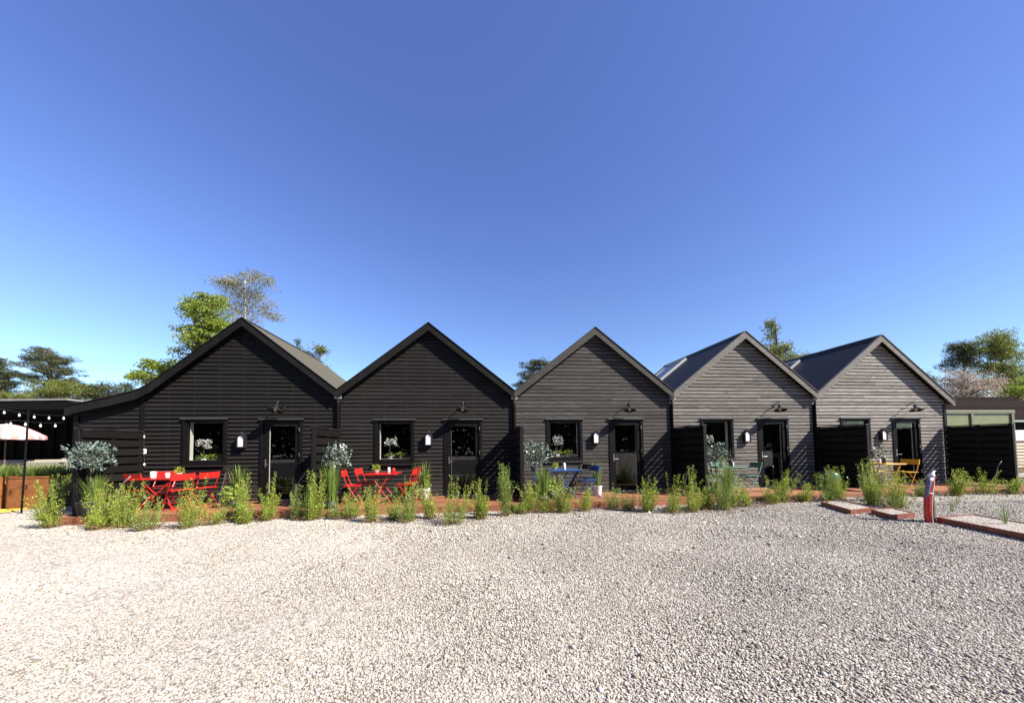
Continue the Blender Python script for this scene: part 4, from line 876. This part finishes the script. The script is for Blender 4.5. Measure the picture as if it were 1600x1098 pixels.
for k, (u, lab) in enumerate([(-9.28, 'rusty steel planter box with yellow-green grass, cut off by the left edge'), (-8.08, 'rusty steel planter box with grass between the parasol and the leftmost shrub')]):
    t = thing('rusty_planter', lab, 'planter', u, -1.18, 0, group='rusty steel planter boxes')
    H = .86; hw = .5
    b = MB(); b.box(-hw, hw, -.5, -.485, 0, H); b.box(-hw, hw, .485, .5, 0, H); b.box(-hw, -hw+.015, -.485, .485, 0, H); b.box(hw-.015, hw, -.485, .485, 0, H); b.box(-hw-.01, hw+.01, -.515, -.5005, H-.04, H+.004)
    b.build('box', 'corten', t); MB().box(-hw+.016, hw-.016, -.484, .484, 0, H-.06).build('soil', 'soil', t)
    for j, (x, y) in enumerate([(-.3, -.25), (0, -.3), (.3, -.25), (-.15, .1), (.2, .15)]):
        blades(t, 'grass_tuft', M['grassl'], 170, .42, .30, 500+k*9+j, .010, (x, y, H-.08), .16)
t = thing('lounge_bench', 'low outdoor lounge with black and cream diagonal striped cushions behind the rusty planters', 'bench', -9.6, -2.3, 0)
MB().box(-1.5, 1.4, -.35, .35, 0, .4).build('base', 'postwood', t); MB().rbox(-1.5, 1.4, -.36, .3, .402, .56, .03).build('seat_cushion', 'cushion', t); MB().rbox(-1.5, 1.4, .1, .3, .562, 1.22, .03).build('back_cushion', 'cushion', t)
MB().box(-1.55, 1.45, .31, .4, 0, 1.26).build('backrest', 'palewood', t)
o = tag(MB().rbox(-.65, .45, -.3, .35, 0, .025, .01).build('yellow_mat', 'yellowmat'), 'bright yellow mat on the gravel at the left edge', 'mat'); o.location = W(-8.45, -.28, .012); o.rotation_euler = (0, 0, AL+.1)

# ------------------------------------------------------------------ right: olive frame, tiled building, ledge
t = thing('olive_frame', 'olive green timber frame with pale green panels behind the wide black screen', 'frame', 23.2, -2.5, 0)
zt = 2.80
for x in (0, 1.35, 3.4): MB().rbox(x-.07, x+.07, -.07, .07, 0, zt-.14).build('post', 'greenframe', t)
MB().rbox(-.1, 3.5, -.08, .08, zt-.14, zt).build('top_beam', 'greenframe', t)
MB().box(.07, 1.28, -.02, .02, zt-.75, zt-.145).build('panel', 'greenpanel', t); MB().box(1.42, 3.33, -.02, .02, zt-.75, zt-.145).build('panel', 'greenpanel', t)
MB().box(-.1, 3.5, -.03, .03, zt-.80, zt-.755).build('rail', 'greenframe', t)
b = MB()
for k in range(16): b.box(.07, 3.33, .03, .05, .1+k*.135, .1+k*.135+.12)
b.build('slat_infill', 'screenm', t)
t = thing('tiled_building', 'low building with dark ribbed tile roof behind the olive frame', 'building', 25.5, -6.5, 0)
MB().box(0, 14, 0, 5, 0, 2.75).build('wall', 'pvblack', t)
b = MB(); 
for k in range(14):
    y0 = -.5+k*.26; z0 = 2.62+k*.135; b.add([(-.4, y0, z0), (14.4, y0, z0), (14.4, y0+.275, z0+.095), (-.4, y0+.275, z0+.095), (-.4, y0, z0-.06), (14.4, y0, z0-.06)], [(0, 1, 2, 3), (4, 5, 1, 0)])
b.build('roof', 'tile', t)
MB().tube([(2.9, 1.0, 3.3), (2.9, 1.0, 3.62)], .09, 10).lathe([(.14, 0), (.14, .05), (.02, .1)], (2.9, 1.0, 3.62), 12).build('roof_vent', 'grey', t)
MB().box(-.42, 14.42, -.62, -.51, 2.52, 2.62).build('gutter', 'grey', t)
t = thing('timber_ledge', 'pale stepped timber ledge right of the olive frame post', 'ledge', 25.2, -1.2, 0)
for k in range(3): MB().box(-.3*k, 4, -.9+.3*k, -.62+.3*k, 0, .25+.14*k).build('step', 'palewood', t)
t = thing('garden_cabinet', 'white-topped slatted cabinet against the dark wall at the right edge', 'cabinet', 27.8, -3.2, 0)
MB().rbox(-.4, .6, -.3, .3, 1.45, 1.95, .05).build('cover', 'white', t)
b = MB(); 
for k in range(8): b.box(-.4, .6, -.28, -.26, .3+k*.14, .3+k*.14+.1)
b.build('slats', 'palewood', t); MB().box(-.38, .58, -.258, .28, .1, 1.44).build('body', 'postwood', t)

# ------------------------------------------------------------------ trees
def at(x, y, Y):
    d = x-800; vy = y-675; u = d*math.cos(ROLL)-vy*math.sin(ROLL); v = d*math.sin(ROLL)+vy*math.cos(ROLL)
    # invert pitch
    yy = math.cos(PITCH)+v/529.02*math.sin(PITCH); zz = math.sin(PITCH)-v/529.02*math.cos(PITCH)
    return u/529.02/yy*Y, Y, EYE+zz/yy*Y
def tree(label, Y, x0, blobs, ml, mb, L, Wd, per, cr, seed, flat=.6, group='trees behind the houses', tr=.16, lobes=None, depth=.8, droop=0., nb=140, name='broadleaf_tree'):
    """blobs: (px, py, rx_px, ry_px, clumps) ellipses of the crown in the photo, turned into real metres at distance Y"""
    rng = np.random.default_rng(seed); bx = at(x0, 600, Y)[0]
    t = thing(name, label, 'tree', world=(bx, Y, 0), group=group)
    cl = []; ztop = 0
    for (px, py, rx, ry, n) in blobs:
        c = np.array(at(px, py, Y)); s = Y/529.02*1.03; c[0] -= bx; c[1] = 0
        d = rng.normal(size=(n, 3)); d /= np.linalg.norm(d, axis=1, keepdims=True); r_ = rng.random(n)**.45
        p = c+d*r_[:, None]*np.array([rx*s, rx*s*depth, ry*s]); cl.append(p); ztop = max(ztop, c[2]+ry*s*.6)
    cl = np.concatenate(cl); n = len(cl)
    # leaves
    k = int(per*1.35); off = rng.normal(size=(n, k, 3)); off /= np.linalg.norm(off, axis=2, keepdims=True); off = off*rng.random((n, k, 1))**.5*1.45*cr*rng.uniform(.6, 1.3, (n, 1, 1)); off[..., 2] *= flat
    if droop: off[..., 2] -= droop*np.linalg.norm(off[..., :2], axis=2)
    pos = (cl[:, None]+off).reshape(-1, 3); dirs = off.reshape(-1, 3)/cr+rng.normal(0, .7, (n*k, 3)); dirs[:, 2] -= droop
    link('crown', leaves('crown', pos, dirs, L*.88, Wd*.88, rng, .05), ml, t)
    b = MB(); w = rng.uniform(-.2, .2, 4); axis = lambda z: Vector((w[0]*math.sin(z*.7)+(cl[:, 0].mean())*z/ztop, w[1]*math.sin(z*.9), z))
    b.tube([axis(z) for z in np.linspace(0, ztop, 9)], [tr*(1-.85*s) for s in np.linspace(0, 1, 9)], 8)
    for i in rng.permutation(n)[:min(n, nb)]:
        c = cl[i]; z0 = max(.8, min(ztop*.95, c[2]-rng.uniform(.25, .6)*np.hypot(c[0], c[1])-.3)); a = axis(z0); cv = Vector(c); m1 = a.lerp(cv, .55)+Vector((0, 0, .12*(cv-a).length)); 
        b.tube([a, m1, cv], [tr*.26*(1-.5*z0/ztop), tr*.14, .016], 5, False)
    b.build('trunk', mb, t); return t
tree('bright yellow-green tree with layered branches behind the leftmost house', 18, 325, [(325,500,28,30,40),(300,480,16,16,14),(345,520,30,26,36),(300,520,18,14,16),(318,545,44,22,40),(280,575,34,14,44),(245,570,22,8,14),(250,592,38,12,34),(215,588,18,7,9),(330,470,16,18,16)], 'beech', 'bark', .11, .075, 70, .30, 11, .35, tr=.16)
tree('tall pale birch with fine drooping twigs behind the peak of the leftmost house', 24, 388, [(355,440,24,14,34),(400,440,26,16,38),(375,468,34,22,44),(410,480,18,18,18),(380,500,28,18,24),(432,496,9,9,8),(345,475,14,16,12)], 'birchl', 'birch', .13, .055, 42, .36, 12, .6, tr=.15, droop=.3, nb=40, name='birch_tree')
tree('small leafy tree top showing past the right slope of the leftmost roof', 20, 498, [(499,546,13,7,16),(480,552,12,7,8),(500,580,20,20,20)], 'spring', 'bark', .12, .07, 26, .22, 13, .6)
tree('narrow dark conifer tip above the right slope of the leftmost roof', 22, 465, [(465,534,3,5,6),(465,550,6,12,14)], 'darkleaf', 'bark', .1, .04, 30, .12, 14, name='conifer_tree')
tree('dark pine top in the valley between the second and third roofs', 30, 834, [(834,570,20,8,26),(828,585,20,8,24),(822,600,22,8,22),(834,612,26,16,26),(844,566,10,5,8)], 'pine', 'bark', .15, .05, 80, .32, 15, .32, name='pine_tree')
tree('leafy tree with a thin upright top behind the fourth roof', 22, 1207, [(1205,520,9,16,16),(1203,507,5,8,5),(1206,545,18,12,22),(1228,545,12,12,14),(1215,566,28,12,26),(1238,556,8,8,6)], 'spring', 'bark', .13, .07, 30, .24, 16, .7)
tree('low green tree top above the valley left of the rightmost roof', 24, 1257, [(1257,558,14,6,14),(1255,580,16,14,14)], 'spring', 'bark', .12, .07, 34, .28, 17, .6)
GP = 'pine trees beyond the pavilion'
tree('tall spreading dark pine beyond the pavilion roof', 36, 82, [(70,556,24,9,34),(66,546,12,5,10),(92,562,20,8,26),(48,562,12,6,12),(76,574,34,7,36),(98,582,26,7,26),(56,590,24,6,22),(88,598,32,8,32),(112,596,12,6,10),(75,612,36,8,28)], 'pine', 'bark', .17, .05, 90, .36, 18, .3, GP, .25, name='pine_tree')
tree('dark pine cut off by the left edge beyond the pavilion', 36, 4, [(0,568,16,9,24),(2,584,24,10,36),(14,600,16,7,16),(-8,604,30,12,40),(30,584,8,4,6)], 'pine', 'bark', .17, .05, 90, .36, 19, .32, GP, .22, name='pine_tree')
for k, (lab, x, bl, ml) in enumerate([('low yellow-green trees patch right below the tall pine', 105, [(85,605,28,10,40),(110,612,30,14,50),(75,620,22,10,24)], 'spring'), ('round olive-green tree above the lean-to roof at the left', 163, [(163,608,20,12,44),(148,616,14,8,16)], 'pine'), ('low yellow-green tree behind the pavilion at the left edge', 15, [(5,618,30,8,40),(40,622,20,7,20)], 'spring'), ('small dark bush between the round tree and the lean-to roof', 200, [(200,606,10,9,18),(188,616,14,8,16)], 'darkleaf'), ('dark green tree behind the round olive tree', 135, [(135,606,14,7,18),(132,618,20,10,22)], 'darkleaf')]):
    tree(lab, 30+k, x, bl, ml, 'bark', .14, .065, 62, .34, 30+k, .45, 'low trees behind the pavilion')
GRR = 'trees at the right edge'
tree('large yellow-green tree towering over the tiled roof at the right', 34, 1560, [(1560,528,20,14,30),(1545,545,26,16,44),(1575,550,20,18,40),(1560,575,36,20,70),(1585,590,22,18,36),(1590,615,22,16,24),(1550,600,30,16,34)], 'spring', 'bark', .15, .08, 70, .40, 41, .7, GRR, .28)
tree('dark green tree left of the large one at the right', 36, 1497, [(1497,545,16,12,34),(1500,560,20,14,34),(1480,572,12,8,12),(1515,545,10,14,14),(1528,560,12,18,20)], 'pine', 'bark', .15, .07, 66, .36, 42, .7, GRR)
tree('pale pink blossoming tree beside the right end of the rightmost roof', 27, 1505, [(1490,592,26,14,46),(1520,598,34,16,62),(1500,615,42,16,60),(1540,612,22,12,26),(1475,610,14,16,20)], 'blossom', 'bark', .09, .06, 40, .28, 43, .6, GRR, .16, name='blossom_tree')
tree('bright yellow-green bush above the tiled roof at the right edge', 31, 1595, [(1592,612,22,10,44),(1600,600,14,12,20)], 'beech', 'bark', .16, .09, 44, .36, 44, .7, GRR)
tree('dark bush peeking over the lower end of the rightmost roof', 24, 1455, [(1447,598,14,14,34),(1438,592,8,8,12)], 'darkleaf', 'bark', .12, .06, 36, .26, 45, .7, GRR)

def wood():
    rng = np.random.default_rng(77); n = 170; cx = np.linspace(-120, 90, n)+rng.normal(0, .6, n); V = []
    cy = -44-rng.uniform(0, 6, n)-.0*cx; top = 14+2*np.sin(cx*.35)+rng.normal(0, 1.0, n)
    P_, D_ = [], []
    for i in range(n):
        k = 420; p = np.stack([cx[i]+rng.normal(0, 2.0, k), cy[i]+rng.normal(0, 1.0, k), top[i]*rng.random(k)**.8], 1); P_.append(p); D_.append(rng.normal(size=(k, 3)))
    o = link('far_wood', leaves('far_wood', np.concatenate(P_), np.concatenate(D_), 1.2, .7, rng, .05), 'darkleaf', None)
    tag(o, 'belt of dark trees standing behind the yard, mirrored in the panes', 'wood', kind='stuff')
wood()

M['canopy_red'] = stripe_mat('red_parasol_stripe', (.72, .60, .52), (.42, .06, .03), math.pi/8, radial=True)
for u, v, lab in [(-29.0, 33, 'distant red-striped parasol mirrored in the left half of the leftmost door pane'), (-31.6, 34, 'distant red-striped parasol mirrored in the leftmost door pane, right one of two'), (-21.5, 17, 'red-striped parasol mirrored at the right of the leftmost window pane')]:
    t = thing('striped_parasol', lab, 'parasol', u, v, 0, group='parasols mirrored in the panes')
    rings = [[(rr*math.cos(2*math.pi*j/16), rr*math.sin(2*math.pi*j/16), zz) for j in range(16)] for rr, zz in [(.03, 2.75), (.5, 2.62), (1.0, 2.40), (1.45, 2.12), (1.46, 2.0)]]
    b = MB(); b.loft(rings, False); c_ = b.build('canopy', 'canopy_red', t); md = c_.modifiers.new('thick', 'SOLIDIFY'); md.thickness = .008
    MB().tube([(0, 0, 0), (0, 0, 2.72)], .03, 8).build('pole', 'postwood', t)

# a console table and lamp just inside the fourth door
t = thing('console_table', 'white console table standing inside the fourth door', 'table', 13.85, -1.2, DT, group=None)
MB().rbox(-.35, .35, -.18, .18, .98, 1.02, .006).build('tabletop', 'white', t)
for x in (-.31, .31):
    for y in (-.14, .14): MB().box(x-.02, x+.02, y-.02, y+.02, 0, .979).build('leg', 'white', t)
MB().box(-.30, .30, -.15, .15, .86, .978).build('drawer', 'white', t)
t = thing('table_lamp', 'small lamp on the white console inside the fourth door', 'lamp', 13.92, -1.2, DT+1.021)
MB().lathe([(.07, 0), (.07, .015), (.012, .03), (.012, .24)], n=14).build('base', 'silver', t, True); MB().lathe([(.10, .22), (.06, .34)], n=18, cap=False).build('lamp_shade', 'pot', t, True)
